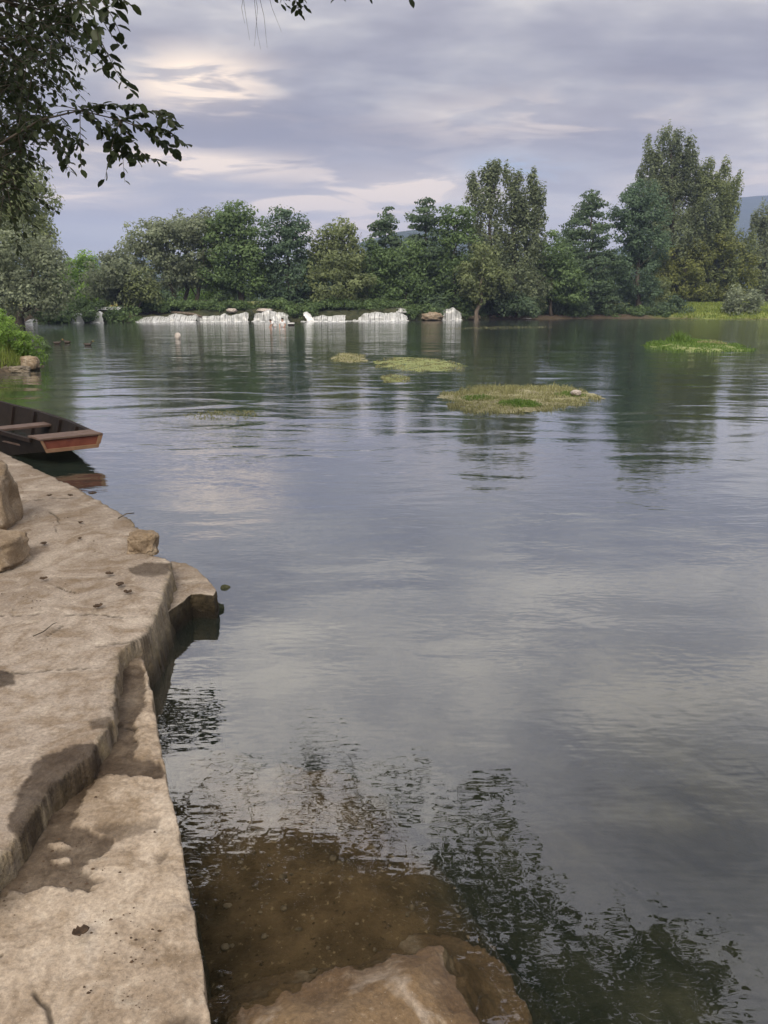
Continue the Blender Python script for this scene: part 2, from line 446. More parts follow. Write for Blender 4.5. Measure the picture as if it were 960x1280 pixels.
tag(link('ground', me, m), kind='structure')

# ------------------------------------------------------------------ river surface
m, g, out = new_mat('river_water')
tcn = g.n.new('ShaderNodeTexCoord'); ob = tcn.outputs['Object']
sp = g.node('ShaderNodeSeparateXYZ', {0: ob})
dist_y = sp.outputs[1]
far1 = g.mapr(dist_y, 4.0, 22.0, 0.25, 1.0)              # the current runs livelier mid-river than in the sheltered corner
patch = g.mapr(g.noise(g.vmap(ob, scale=(0.05, 0.16, 1), loc=(3, 1, 0)), 1.0, 3, 0.6, 0.8), 0.42, 0.62, 0.25, 1.0, True)
n1 = g.noise(g.vmap(ob, scale=(0.55, 1.0, 1), rot=(0, 0, 0.15)), 0.9, 2, 0.5, 0.6)
n2 = g.noise(g.vmap(ob, scale=(0.5, 1.25, 1), rot=(0, 0, -0.1)), 2.6, 2, 0.55, 0.8)
n3 = g.noise(g.vmap(ob, scale=(0.6, 1.2, 1), rot=(0, 0, 0.3)), 9.0, 2, 0.5, 0.0)
rings = g.noise(g.vmap(ob, scale=(1.0, 0.8, 1), rot=(0, 0, 0.6)), 5.5, 1, 0.4, 1.4)
hgt = g.math('MULTIPLY', n1, g.mapr(dist_y, 3.0, 14.0, 0.012, 0.034))
hgt = g.math('ADD', hgt, g.math('MULTIPLY', n2, g.math('MULTIPLY', g.mapr(dist_y, 18.0, 60.0, 0.0100, 0.021), g.math('MULTIPLY', far1, patch))))
hgt = g.math('ADD', hgt, g.math('MULTIPLY', n3, g.math('MULTIPLY', g.mapr(dist_y, 18.0, 60.0, 0.0022, 0.006), g.math('MULTIPLY', far1, patch))))
hgt = g.math('ADD', hgt, g.math('MULTIPLY', rings, g.mapr(dist_y, 2.0, 5.0, 0.0014, 0.0008)))
fine = g.noise(g.vmap(ob, scale=(0.55, 1.5, 1), rot=(0, 0, 0.12)), 17.0, 1, 0.5, 0.0)
hgt = g.math('ADD', hgt, g.math('MULTIPLY', fine, g.mapr(dist_y, 2.0, 9.0, 0.0006, 0.0011)))
bp = g.node('ShaderNodeBump', {'Strength': 1.0, 'Distance': 1.0, 'Height': hgt})
lw = g.node('ShaderNodeLayerWeight', {'Blend': 0.5, 'Normal': bp.outputs[0]})
fr = g.node('ShaderNodeMath', {0: g.math('POWER', lw.outputs['Facing'], 2.35), 1: 0.92, 2: 0.060}, operation='MULTIPLY_ADD')
gl = g.node('ShaderNodeBsdfGlossy', {'Color': (0.97, 0.98, 1.0, 1), 'Roughness': g.mapr(dist_y, 15.0, 80.0, 0.012, 0.11), 'Normal': bp.outputs[0]})
tr = g.node('ShaderNodeBsdfTransparent', {'Color': (0.86, 0.86, 0.80, 1)})
df = g.node('ShaderNodeBsdfDiffuse', {'Color': (0.040, 0.062, 0.050, 1)})
body = g.node('ShaderNodeMixShader', {0: g.mapr(dist_y, 2.5, 7.0, 0.05, 0.50), 1: tr.outputs[0], 2: df.outputs[0]})
mx = g.node('ShaderNodeMixShader', {0: fr.outputs[0], 1: body.outputs[0], 2: gl.outputs[0]})
g.l.new(mx.outputs[0], out.inputs[0])
wv = [(-160, -40, 0), (160, -40, 0), (160, 135, 0), (-160, 135, 0)]
me = bpy.data.meshes.new('water'); me.from_pydata(wv, [], [(0, 1, 2, 3)]); me.update()
tag(link('water', me, m, smooth=False), kind='structure')

# ------------------------------------------------------------------ distant hills
def hill(name, prof, Y0, depth, seed, mat):
    n = 90; rows = 26
    pxs = np.linspace(prof[0][0], prof[-1][0], n)
    pys = np.interp(pxs, [q[0] for q in prof], [q[1] for q in prof])
    V = []
    for j in range(rows):
        t = j / (rows - 1)
        for i in range(n):
            q = P(pxs[i], pys[i], Y0)
            hh = max(q.z, 3.0)
            f = math.sin(min(t * 1.35, 1.0) * math.pi / 2) if t < 0.74 else 1 - (t - 0.74) * 0.8
            yy = Y0 - depth + depth * 1.35 * t
            V.append((q.x * (yy / Y0), yy, -2 + (hh + 2) * f))
    V = np.array(V)
    V[:, 2] += (np.abs(V[:, 2]) * 0.05) * fbm(V[:, 0] * 0.004 + seed, V[:, 1] * 0.004, None, 5, seed)
    me = mesh_np(name, V, grid_loops(rows, n), np.full((rows - 1) * (n - 1), 4))
    return tag(link(name, me, mat), kind='structure')
hm = mat_noise('wooded_hill', (0.025, 0.045, 0.028), (0.060, 0.085, 0.045), 0.012, 0.95, 0.8, 0.09, detail=9, spec=0.05, bd=12)
hill('hills', [(700, 345), (800, 300), (880, 262), (915, 253), (960, 251), (1060, 262), (1200, 310), (1350, 362)], 2300, 900, 4, hm)
hill('hills', [(340, 372), (400, 335), (450, 304), (500, 290), (545, 285), (600, 300), (680, 345), (740, 374)], 1300, 420, 8, hm)
hill('hills', [(-200, 372), (-60, 345), (60, 332), (150, 320), (180, 322), (260, 345), (340, 374)], 2200, 800, 12, hm)

# ------------------------------------------------------------------ haze
hz = bpy.data.meshes.new('haze')
mb = MB(); mb.box((0, 1300, 172), (6200, 4600, 356)); hz = mb.mesh('haze')
m, g, out = new_mat('haze')
vol = g.node('ShaderNodeVolumePrincipled', {'Color': (0.50, 0.62, 1.0, 1), 'Density': 0.00042, 'Anisotropy': 0.0})
g.l.new(vol.outputs[0], out.inputs['Volume'])
tag(link('haze', hz, m, smooth=False), kind='stuff')

# ------------------------------------------------------------------ concrete ledge (height fields on a view-dense grid, real relief)
ZU, ZL = 0.275, 0.19
UP = [G(*q, ZU)[:2] for q in ((0, 563), (30, 577), (60, 592), (92, 607), (120, 622), (148, 638), (166, 650), (177, 666), (181, 684), (190, 692), (213, 700), (217, 706), (211, 728), (203, 752), (196, 770),
                              (186, 790), (160, 806), (150, 815), (147, 850), (141, 900), (120, 940), (95, 962), (62, 985), (40, 1018), (20, 1052), (-12, 1092), (-120, 1180))] + [(-9, 0.4), (-14, 3), (-14, 11.5), (-7.0, 9.9)]
LW = [G(*q, ZL)[:2] for q in ((190, 862), (196, 900), (208, 960), (224, 1030), (243, 1140), (267, 1275), (290, 1400))] + [(-0.45, 0.45), (-8, 0.3), (-8, 3.0)] + [G(*q, ZL)[:2] for q in ((60, 900), (140, 815), (178, 815))]
ag = np.concatenate([np.linspace(R(-88), R(-36), 70, endpoint=False), np.linspace(R(-36), R(14), 540, endpoint=False), np.linspace(R(14), R(34), 120)])
rg = np.geomspace(0.75, 14.5, 640)
LXg, LYg = polar_grid(ag, rg)
def field(poly, ztop, zbot, seed, edge=0.014, jag=0.022, top=None, rnd=0.009, rag=1.0):
    sd = sdf_poly(LXg, LYg, poly)
    jj = jag * 1.3 * fbm(LXg * 11, LYg * 11, None, 5, seed, .6) + jag * .7 * fbm(LXg * 2.5, LYg * 2.5, None, 2, seed + 3)
    sd = sd + jj
    t = ztop + 0.014 * fbm(LXg * 1.1, LYg * 1.1, None, 3, seed + 40) + 0.004 * fbm(LXg * 14, LYg * 14, None, 3, seed + 41) + 0.0022 * fbm(LXg * 60, LYg * 60, None, 2, seed + 42)
    if top is not None: t = t + top
    t = t - rnd * np.exp(-np.maximum(-sd, 0) / (rnd * 1.2)) + 0.010 * np.minimum(fbm(LXg * 16, LYg * 16, None, 4, seed + 60), 0) * np.exp(-np.maximum(-sd, 0) / 0.08) * 2.5
    tk = np.clip((sd + .003) / (edge * 2 + .003), 0, 1); k = 1 - (1 - tk) ** 2.3; zw = -0.16; zdeep = zbot; zbot = zw
    lump = (0.05 * fbm(LXg * 7, LYg * 7, None, 3, seed + 9) + 0.10 * fbm(LXg * 22, LYg * 22, None, 4, seed + 19)) * k * (1 - k) * 4 * np.minimum(1.0, edge / .03)
    lump = lump * rag
    wall = rag * (0.045 * fbm(LXg * 26, LYg * 26, None, 3, seed + 29) - 0.05 * sstep(.15, .5, fbm(LXg * 10, LYg * 10, None, 3, seed + 33))) * sstep(0, .25, k) * sstep(1, .6, k) * np.minimum(1.0, edge / .03)
    h = t * (1 - k) + zw * k + lump + wall
    return h + (zdeep - zw) * sstep(edge * 2 + .01, edge * 2 + .12, sd), sd, k
def px_poly(pts, z): return [G(*q, z)[:2] for q in pts]
def blot(pts, z, soft=0.02, jag=0.05, seed=0):
    d = sdf_poly(LXg, LYg, px_poly(pts, z)) + jag * fbm(LXg * 9, LYg * 9, None, 5, seed, .62)
    return sstep(soft * .55, -soft * .55, d)
def crack(pts, z, wd=0.006, seed=0):
    d = sdf_line(LXg + 0.05 * fbm(LXg * 6, LYg * 6, None, 4, seed), LYg + 0.05 * fbm(LXg * 6, LYg * 6, None, 4, seed + 9), [G(*q, z)[:2] for q in pts])
    wd = max(wd, .010); brk = sstep(-.45, -.05, fbm(LXg * 4, LYg * 4, None, 3, seed + 31))
    return sstep(wd, wd * 0.2, d) * brk * .8
# wet and dirt marks with shapes of their own
wetU = np.maximum.reduce([blot([(160, 710), (185, 702), (212, 704), (210, 717), (190, 722), (166, 717)], ZU, 0.012, 0.03, 1) * 0.85,
                          blot([(50, 945), (95, 930), (140, 922), (140, 940), (110, 955), (60, 990), (25, 1045), (8, 1030), (15, 990)], ZU, 0.015, 0.05, 2),
                          blot([(-20, 838), (18, 842), (20, 858), (-20, 864)], ZU, 0.015, 0.03, 3),
                          blot([(112, 902), (138, 896), (140, 908), (116, 912)], ZU, 0.015, 0.02, 4) * 0.8])
wetdarkL = np.maximum.reduce([blot([(140, 830), (176, 832), (184, 870), (172, 900), (168, 945), (204, 955), (200, 968), (140, 966), (110, 985), (90, 1030), (136, 1045), (130, 1062), (105, 1080), (130, 1098),
                                (110, 1110), (60, 1105), (-20, 1115), (-20, 1080), (60, 990), (140, 910)], ZL, 0.012, 0.05, 6),
                          blot([(120, 1030), (160, 1028), (200, 1020), (196, 1032), (150, 1045)], ZL, 0.03, 0.05, 7) * 0.6,
                          blot([(194, 1066), (216, 1058), (206, 1074), (198, 1082)], ZL, 0.012, 0.02, 8) * 0.55,
                          blot([(190, 1290), (215, 1255), (262, 1262), (300, 1300)], ZL, 0.04, 0.05, 9) * 0.8])
dryspots = np.maximum(blot([(64, 1072), (88, 1068), (88, 1075), (68, 1078)], ZL, 0.006, 0.012, 12), blot([(60, 1054), (76, 1050), (92, 1056), (70, 1058)], ZL, 0.006, 0.012, 13))
wetdarkL = wetdarkL * (1 - dryspots)
crU = np.maximum.reduce([crack([(-60, 846), (40, 842), (110, 838), (150, 830)], ZU, 0.010, 1), crack([(120, 808), (160, 802), (190, 788)], ZU, 0.012, 2),
                         crack([(-40, 770), (60, 768), (150, 772), (196, 770)], ZU, 0.004, 3), crack([(20, 626), (60, 622), (112, 621)], ZU, 0.006, 4), crack([(60, 728), (80, 735), (95, 738)], ZU, 0.007, 5),
                         crack([(60, 500 + 140), (72, 654), (76, 668)], ZU, 0.005, 6), crack([(45, 800), (75, 780)], ZU, 0.004, 7)])
crL = np.maximum.reduce([crack([(150, 905), (185, 903)], ZL, 0.004, 8), crack([(40, 1240), (60, 1290)], ZL, 0.004, 10), crack([(-10, 1190), (10, 1195)], ZL, 0.004, 11)])
def concrete(name, base_a, base_b, wetcol=0.22, tidal=0.92):
    m, g, out = new_mat(name)
    tcn = g.n.new('ShaderNodeTexCoord'); ob = tcn.outputs['Object']
    geo = g.n.new('ShaderNodeNewGeometry'); pz = g.node('ShaderNodeSeparateXYZ', {0: geo.outputs['Position']}).outputs[2]
    nl = g.noise(ob, 1.3, 4, 0.6, 0.4); nm = g.noise(ob, 8, 5, 0.68, 0.3); nf = g.noise(ob, 70, 3, 0.7); ns = g.noise(ob, 190, 2, 0.6)
    c = g.mix(g.mapr(nl, 0.34, 0.66), tuple(base_a) + (1,), tuple(base_b) + (1,))
    nk = g.noise(g.vmap(ob, loc=(5, 2, 0)), 3.6, 4, 0.65, 0.8)
    c = g.mix(g.mapr(nk, 0.49, 0.62, 0, 0.70), c, (0.175, 0.128, 0.084, 1))
    c = g.mix(g.mapr(nk, 0.45, 0.36, 0, 0.55), c, (0.43, 0.37, 0.30, 1))
    c = g.mix(g.mapr(nm, 0.50, 0.72, 0, 0.75), c, (0.155, 0.108, 0.062, 1))                     # silt
    c = g.mix(g.mapr(nm, 0.42, 0.26, 0, 0.5), c, (0.52, 0.46, 0.37, 1))                       # worn pale cement
    sp_ = g.mapr(nf, 0.32, 0.68, 0.74, 1.22)
    c = g.mix(1.0, c, g.node('ShaderNodeCombineColor', {0: sp_, 1: sp_, 2: sp_}).outputs[0], 'MULTIPLY')
    c = g.mix(g.mapr(ns, 0.66, 0.76, 0, 0.5), c, (0.08, 0.065, 0.045, 1))                      # pin holes and grit
    c = g.mix(g.mapr(ns, 0.33, 0.26, 0, 0.5), c, (0.55, 0.50, 0.42, 1))
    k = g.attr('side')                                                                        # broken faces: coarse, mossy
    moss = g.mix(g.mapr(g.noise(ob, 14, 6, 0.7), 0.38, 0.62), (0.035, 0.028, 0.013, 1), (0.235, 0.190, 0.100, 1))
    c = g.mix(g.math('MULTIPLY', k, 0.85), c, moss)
    tide = g.mapr(g.math('ADD', pz, g.math('MULTIPLY', nm, 0.06)), 0.16, 0.06, 0, tidal)         # dark band where the river wets the stone
    c = g.mix(tide, c, (0.035, 0.026, 0.014, 1))
    c = g.mix(g.attr('crack'), c, (0.035, 0.027, 0.018, 1))
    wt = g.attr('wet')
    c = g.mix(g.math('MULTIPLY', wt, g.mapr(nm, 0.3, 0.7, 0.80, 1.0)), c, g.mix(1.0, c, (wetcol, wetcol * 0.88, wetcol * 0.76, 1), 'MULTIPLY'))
    ro = g.mapr(g.math('MAXIMUM', wt, tide), 0, 1, 0.92, 0.62)
    hb = g.math('ADD', g.math('MULTIPLY', nm, 0.35), g.math('ADD', g.math('MULTIPLY', nf, 0.32), g.math('MULTIPLY', ns, 0.12)))
    bp = g.node('ShaderNodeBump', {'Strength': 1.0, 'Distance': g.mapr(k, 0, 1, 0.011, 0.05), 'Height': hb})
    p = g.node('ShaderNodeBsdfPrincipled', {'Base Color': c, 'Roughness': ro, 'Normal': bp.outputs[0], 'Specular IOR Level': 0.25})
    g.l.new(p.outputs[0], out.inputs[0])
    return m
MAT['conc'] = concrete('ledge_concrete', (0.236, 0.193, 0.152), (0.316, 0.267, 0.216))
MAT['step'] = concrete('wet_step', (0.135, 0.088, 0.046), (0.25, 0.175, 0.10), .42, 0.0)
MAT['rock_warm'] = concrete('ledge_rock', (0.20, 0.150, 0.098), (0.34, 0.27, 0.19))
MAT['conc2'] = concrete('lower_ledge_concrete', (0.30, 0.240, 0.177), (0.40, 0.332, 0.256))
def field_obj(name, h, k, mat, parent, wet=None, cr=None, zcut=-1.48):
    keep = h > zcut
    f = keep[:-1, :-1] | keep[1:, :-1] | keep[:-1, 1:] | keep[1:, 1:]
    q = grid_loops(*h.shape, f)
    used = np.unique(q); remap = np.full(h.size, -1); remap[used] = np.arange(len(used))
    V = np.stack([LXg, LYg, h], -1).reshape(-1, 3)[used]
    z0 = np.zeros(h.shape)
    at = {'side': (k if k is not None else z0).ravel()[used], 'wet': (wet if wet is not None else z0).ravel()[used], 'crack': (cr if cr is not None else z0).ravel()[used]}
    me = mesh_np(name, V, remap[q], np.full(len(q), 4), at)
    return link(name, me, mat, parent)
ledge = empty('concrete_ledge', (-2.5, 4.0, 0.0), 'weathered tan concrete landing running along the left shore, with a lower step in front', 'landing')
hU, sdU, kU = field(UP, ZU, -1.5, 1, edge=0.055 - 0.030 * sstep(3.3, 2.9, LYg + 0.35 * LXg + .35), jag=0.017, top=-0.010 * crU)
sideU = sstep(-0.045, 0.03, sdU + 0.02 * fbm(LXg * 20, LYg * 20, None, 3, 77)) * 0.9
# the step between the two levels is broken and slopes a little
field_obj('upper_slab', hU, sideU, MAT['conc'], ledge, wetU, crU)
hL, sdL, kL = field(LW, ZL, -1.5, 2, edge=0.008, jag=0.008, rnd=0.007, top=-0.008 * crL - 0.012 * wetdarkL)
sideL = sstep(-0.012, 0.006, sdL) * 0.7
dU = sdf_poly(LXg, LYg, UP)
wetdarkL = np.maximum(wetdarkL, 0.75 * sstep(0.10, 0.02, dU + 0.05 * fbm(LXg * 8, LYg * 8, None, 3, 90)) * (LYg > 1.2))  # lower slab darker in a band along the foot of the upper one
field_obj('lower_slab', hL, sideL, MAT['conc2'], ledge, wetdarkL, crL)
# the broken block at the corner
BL = [G(*q, 0.15)[:2] for q in ((205, 716), (214, 702), (232, 704), (247, 713), (261, 726), (271, 739), (267, 745), (252, 743), (239, 744), (230, 752), (205, 770))]
def broken_block(name, poly, ztop, zbot, mat, parent, seed):
    p = np.array(poly, float); per = []
    for a_, b_ in zip(p, np.roll(p, -1, 0)):
        n_ = max(2, int(np.linalg.norm(b_ - a_) / .012))
        per += [a_ + (b_ - a_) * t_ / n_ for t_ in range(n_)]
    per = np.array(per); n_ = len(per); c_ = per.mean(0); rows = []
    for f_ in (.02, .2, .4, .6, .75, .87, .95, .985, 1.0): rows.append(np.c_[c_ + (per - c_) * f_, np.full(n_, ztop - (.006 if f_ == 1.0 else 0.0))])
    for z_ in np.linspace(ztop - .014, -.25, 34): rows.append(np.c_[c_ + (per - c_) * (1.0 + .02 * (ztop - z_)), np.full(n_, z_)])
    rows.append(np.c_[c_ + (per - c_) * 1.05, np.full(n_, zbot)])
    V_ = np.concatenate(rows); x_, y_, z_ = V_.T
    r_ = np.hypot(x_ - c_[0], y_ - c_[1])[:, None] + 1e-6; out_ = np.c_[(x_ - c_[0]), (y_ - c_[1])] / r_
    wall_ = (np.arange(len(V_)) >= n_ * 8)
    d_ = .022 * fbm(x_ * 9, y_ * 9, z_ * 9, 4, seed) + .016 * fbm(x_ * 30, y_ * 30, z_ * 30, 3, seed + 3)
    V_[:, :2] += out_ * (d_ * wall_)[:, None]
    V_[:, 2] += np.where(wall_, 0, .010 * fbm(x_ * 8, y_ * 8, None, 4, seed + 5) + .004 * fbm(x_ * 40, y_ * 40, None, 2, seed + 6))
    i_ = np.arange(len(rows) - 1)[:, None] * n_ + np.arange(n_)[None]; k_ = np.arange(len(rows) - 1)[:, None] * n_ + (np.arange(n_)[None] + 1) % n_
    q_ = np.stack([i_, k_, k_ + n_, i_ + n_], -1).reshape(-1, 4)
    a1 = (p[:, 0] * np.roll(p[:, 1], -1) - p[:, 1] * np.roll(p[:, 0], -1)).sum()
    if a1 > 0: q_ = q_[:, ::-1]
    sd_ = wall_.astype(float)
    me_ = mesh_np(name, V_, q_, np.full(len(q_), 4), {'side': sd_, 'wet': sd_ * .9, 'crack': sd_ * 0})  # wet and moss tone on every wall, the front's shade included in it
    return link(name, me_, mat, parent)
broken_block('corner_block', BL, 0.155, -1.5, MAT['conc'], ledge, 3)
# sunken step at the foot of the view
hS, sdS, kS = field(STEP, 0.0, -1.5, 4, edge=0.085, jag=0.028, rag=.18, top=0.062 * sstep(0.03, -0.22, sdf_poly(LXg, LYg, STEP)) + 0.016 * fbm(LXg * 6, LYg * 6, None, 4, 66) - 0.008)
wetS = 0.95 * np.clip(1.0 - 0.9 * sstep(0.0, 0.062, hS + 0.03 * fbm(LXg * 12, LYg * 12, None, 3, 71)), 0, 1)
o = field_obj('stone_step', hS, None, MAT['step'], None, wetS)
tag(o, 'rounded brown wet stone step just breaking the water at the foot of the ledge', 'step')
# pebbles on the shallow bed
V = []; Fl = []
rp = random.Random(17)
bmp = bmesh.new(); bmesh.ops.create_icosphere(bmp, subdivisions=2, radius=1.0)
bmp.verts.ensure_lookup_table(); pv = [v_.co.copy() for v_ in bmp.verts]; pf = [[q.index for q in f_.verts] for f_ in bmp.faces]; bmp.free()
for i in range(340):
    px, py = rp.uniform(215, 640), rp.uniform(930, 1290)
    x, y, _ = G(px, py, -.16)
    sd_ = sdf_poly(np.array([x]), np.array([y]), SHELF)[0]
    if sd_ > .35 or sdf_poly(np.array([x]), np.array([y]), LW)[0] < .02: continue
    zb_ = gh(x, y); r_ = .0025 + .012 * rp.random() ** 4
    b_ = len(V); sx, sy, sz = rp.uniform(.7, 1.4), rp.uniform(.7, 1.3), rp.uniform(.4, .8)
    for q in pv:
        k_ = 1 + .18 * mnoise.noise(q * 1.7 + Vector((i, 0, 0)))
        V.append((x + q.x * r_ * sx * k_, y + q.y * r_ * sy * k_, zb_ + q.z * r_ * sz * k_ + r_ * .3))
    Fl += [[q + b_ for q in f_] for f_ in pf]
me = bpy.data.meshes.new('pebbles'); me.from_pydata(V, [], Fl); me.update()
MAT['pebble'] = mat_noise('pebble', (0.045, 0.032, 0.020), (0.20, 0.155, 0.105), 22, 0.8, 0.4, 60, bd=.004)
tag(link('pebbles', me, MAT['pebble']), 'small brown pebbles strewn over the shallow river bed', 'pebbles', kind='stuff')
# ------------------------------------------------------------------ loose rocks by the ledge
def rock(name, px, py, z, size, seed, label, mat, rz=0.0, sink=0.35, cat='rock', group=None, flat=0.3, rough=0.22, sub=4):
    x, y, _ = G(px, py, z)
    y += size[1] * 0.4
    me = rock_mesh(name, (x, y, z + size[2] * (0.5 - sink * 0.5)), size, seed, rz, rough * 1.3, sub + 1, flat)
    return tag(link(name, me, mat), label, cat, group)
rock('rock', 176, 691, ZU, (0.185, 0.16, 0.15), 3, 'small flat-topped brown stone lying on the edge of the concrete beside the water', MAT['rock_warm'], 0.2, flat=0.5)
rock('rock', 228, 792, -0.10, (.42, .20, .15), 61, 'dark wet hump of stone just breaking the water below the corner block', MAT['rock_mossy'], 0.5, sink=0, flat=.1)
rock('rock', 281, 741, -0.03, (.07, .05, .05), 62, 'tiny black wet stone in the water right of the corner block', MAT['rock_mossy'], 0.2, sink=0, flat=.0)
rock('boulder', -50, 666, ZU, (0.56, 0.50, 0.60), 5, 'tall rough tan boulder standing on the concrete at the left edge of view', MAT['rock_warm'], 0.1, flat=0.5, rough=0.16)
rock('rock', -42, 716, ZU, (0.50, 0.46, 0.22), 9, 'low squared grey-brown stone at the foot of the tall boulder', MAT['rock_warm'], -0.15, flat=0.6, rough=0.14)

# ------------------------------------------------------------------ dead leaves and twigs on the concrete
MAT['dead'] = mat_noise('dead_leaf', (0.025, 0.016, 0.010), (0.09, 0.055, 0.03), 30, 0.8, 0.3, bd=0.002)
def dead_leaf(px, py, z, size, seed, label):
    x, y, _ = G(px, py, z); rr = random.Random(seed); n = 8
    V = []; F = []
    a0 = rr.uniform(0, 6.28)
    for i in range(n + 1):
        t = i / n - 0.5; wdt = size * 0.42 * math.sqrt(max(0.02, 1 - (2 * t) ** 2)) * rr.uniform(.7, 1.1)
        for sgn in (-1, 0, 1):
            lx = t * size; ly = wdt * sgn
            zz_ = z + 0.012 + size * (0.5 * (2 * t) ** 2 * 0.35 + 0.35 * abs(sgn) * wdt / size * 1.4) + rr.uniform(0, .004)
            V.append((x + lx * math.cos(a0) - ly * math.sin(a0), y + lx * math.sin(a0) + ly * math.cos(a0), zz_))
    for i in range(n):
        for k in range(2):
            F.append((i * 3 + k, i * 3 + k + 1, (i + 1) * 3 + k + 1, (i + 1) * 3 + k))
    me = bpy.data.meshes.new('dead_leaf'); me.from_pydata(V, [], F); me.update()
    o = link('dead_leaf', me, MAT['dead'])
    sd = o.modifiers.new('thick', 'SOLIDIFY'); sd.thickness = 0.003
    return tag(o, label, 'leaf', 'dead leaves on the concrete')
for i, (px, py, s, lb) in enumerate([
        (137, 721, .05, 'curled dark dead leaf on the concrete just left of the purple-grey stain'),
        (150, 735, .055, 'dark dead leaf in the middle of a row of three below the stain'),
        (160, 744, .05, 'thin dark dead leaf lowest right of the row of three below the stain'),
        (123, 762, .055, 'dark dead leaf lying alone left of the broken face of the ledge'),
        (55, 683, .05, 'thin dark dead leaf beside the tall boulder on the concrete'),
        (55, 727, .045, 'round dark dead leaf beside a crack near the squared stone'),
        (88, 622, .05, 'small dark dead leaf on the crack across the far concrete'),
        (116, 620, .07, 'long dark dead leaf near the water edge of the far concrete'),
        (62, 622, .045, 'pale-edged dark dead leaf on the far concrete nearest the boulder'),
        (101, 656, .04, 'tiny dark dead leaf in the middle of the far concrete'),
        (100, 676, .035, 'tiny dead leaf left of the small flat-topped stone')]):
    dead_leaf(px, py, ZU, s, 50 + i, lb)
o = dead_leaf(102, 1172, ZL, .045, 91, 'small olive-brown leaf lying alone on the dry lower concrete step')
mb = MB(); a = Vector(G(148, 651, ZU)) + Vector((0, 0, .02)); b = Vector(G(168, 646, ZU)) + Vector((0, 0, .03))
mb.tube([a, a.lerp(b, .5) + Vector((0, .01, .012)), b], [.006, .005, .004], 6)
tag(mb.build('twig', MAT['bark'], smooth=True), 'thin dry twig on the edge of the concrete behind the small stone', 'twig')
mb = MB(); a = Vector(G(42, 799, ZU)) + Vector((0, 0, .016)); b = Vector(G(72, 782, ZU)) + Vector((0, 0, .018))
mb.tube([a, a.lerp(b, .3) + Vector((.018, -.004, .004)), a.lerp(b, .65) + Vector((.012, .016, .008)), b], [.003, .0028, .0022, .001], 6)
tag(mb.build('twig', MAT['bark'], smooth=True), 'thin curved dry twig lying on the open concrete near the left edge', 'twig')
# fine litter nobody could count
V = []; Fl = []
rr = random.Random(5)
for i in range(1500):
    px = rr.uniform(-30, 200); py = rr.choice([rr.uniform(600, 830), rr.uniform(820, 1270)])
    z = ZU if py < 830 else ZL
    x, y, _ = G(px, py, z)
    arr = sdf_poly(np.array([x]), np.array([y]), UP if z == ZU else LW)[0]
    if arr > -0.05: continue
    if z == ZL and sdf_poly(np.array([x]), np.array([y]), UP)[0] < 0.03: continue
    if fbm(np.array([x * 2.2]), np.array([y * 2.2]), None, 3, 14)[0] < rr.uniform(-.1, .28): continue
    s = .0012 + .005 * rr.random() ** 3; a = rr.uniform(0, 6.28)
    b = len(V); zt = z + 0.006
    for k in range(5):
        q = a + k * 1.257; rdd = s * rr.uniform(.5, 1.0)
        V.append((x + math.cos(q) * rdd * 1.5, y + math.sin(q) * rdd, zt))
    V.append((x, y, zt + s * .9))
    for k in range(5): Fl.append((b + k, b + (k + 1) % 5, b + 5))
me = bpy.data.meshes.new('leaf_litter'); me.from_pydata(V, [], Fl); me.update()
tag(link('leaf_litter', me, MAT['dead'], smooth=False), 'fine dark crumbs and leaf litter scattered over the concrete', 'litter', kind='stuff')

# ------------------------------------------------------------------ wooden boat
def wood(name, a, b, rough=0.7):
    return mat_noise(name, a, b, 5, rough, 0.5, 40, (1, 1, 1), 6, 0.3, 1.2, 0.004)
MAT['wood_dark'] = wood('dark_tarred_wood', (0.007, 0.005, 0.004), (0.022, 0.014, 0.010), .85)
MAT['wood_in'] = wood('inner_boat_wood', (0.010, 0.006, 0.005), (0.030, 0.018, 0.013), .85)
MAT['wood_red'] = wood('red_brown_wood', (0.12, 0.032, 0.020), (0.19, 0.062, 0.038), 0.6)
MAT['wood_tan'] = wood('tan_wood', (0.19, 0.105, 0.06), (0.27, 0.165, 0.10))
MAT['wood_grey'] = wood('weathered_wood', (0.09, 0.058, 0.045), (0.17, 0.115, 0.09))
cl = Vector(G(50, 551, 0.305)); cr_ = Vector(G(125.5, 543.5, 0.305))
bo = (cl + cr_) / 2; bo.z = 0.0
axis = Vector((-0.69, 0.72, 0)).normalized()
tv = (cr_ - cl); tv.z = 0; halfw = tv.length / 2
side = Vector((axis.y, -axis.x, 0))            # to the right, over the water
boat = empty('rowing_boat', bo, 'dark flat-bottomed wooden boat with a red-brown transom moored behind the concrete ledge', 'boat')
skew = tv.normalized()
def bp_(s, q, z):                               # s along the boat, q across
    f = min(1.0, s / 0.9)
    dirq = (skew * (1 - f) + side * f).normalized()
    p = bo + axis * s + dirq * q; p.z = z
    return p
L = 5.2
def wt(s): return np.interp(s, [0, .4, 1.2, 2.6, 4, L], [halfw, halfw + .05, halfw + .13, halfw + .18, halfw + .12, halfw - .02])
def wb(s): return wt(s) - np.interp(s, [0, 1, L], [.05, .10, .06])
def zb(s): return np.interp(s, [0, .35, 1.3, 2, 3.4, 4.4, L], [.165, .115, -.05, -.07, -.07, .02, .17])
def zt(s): return np.interp(s, [0, .5, 1.5, 3, L], [.305, .315, .34, .35, .38])
st = np.linspace(0, L, 27)
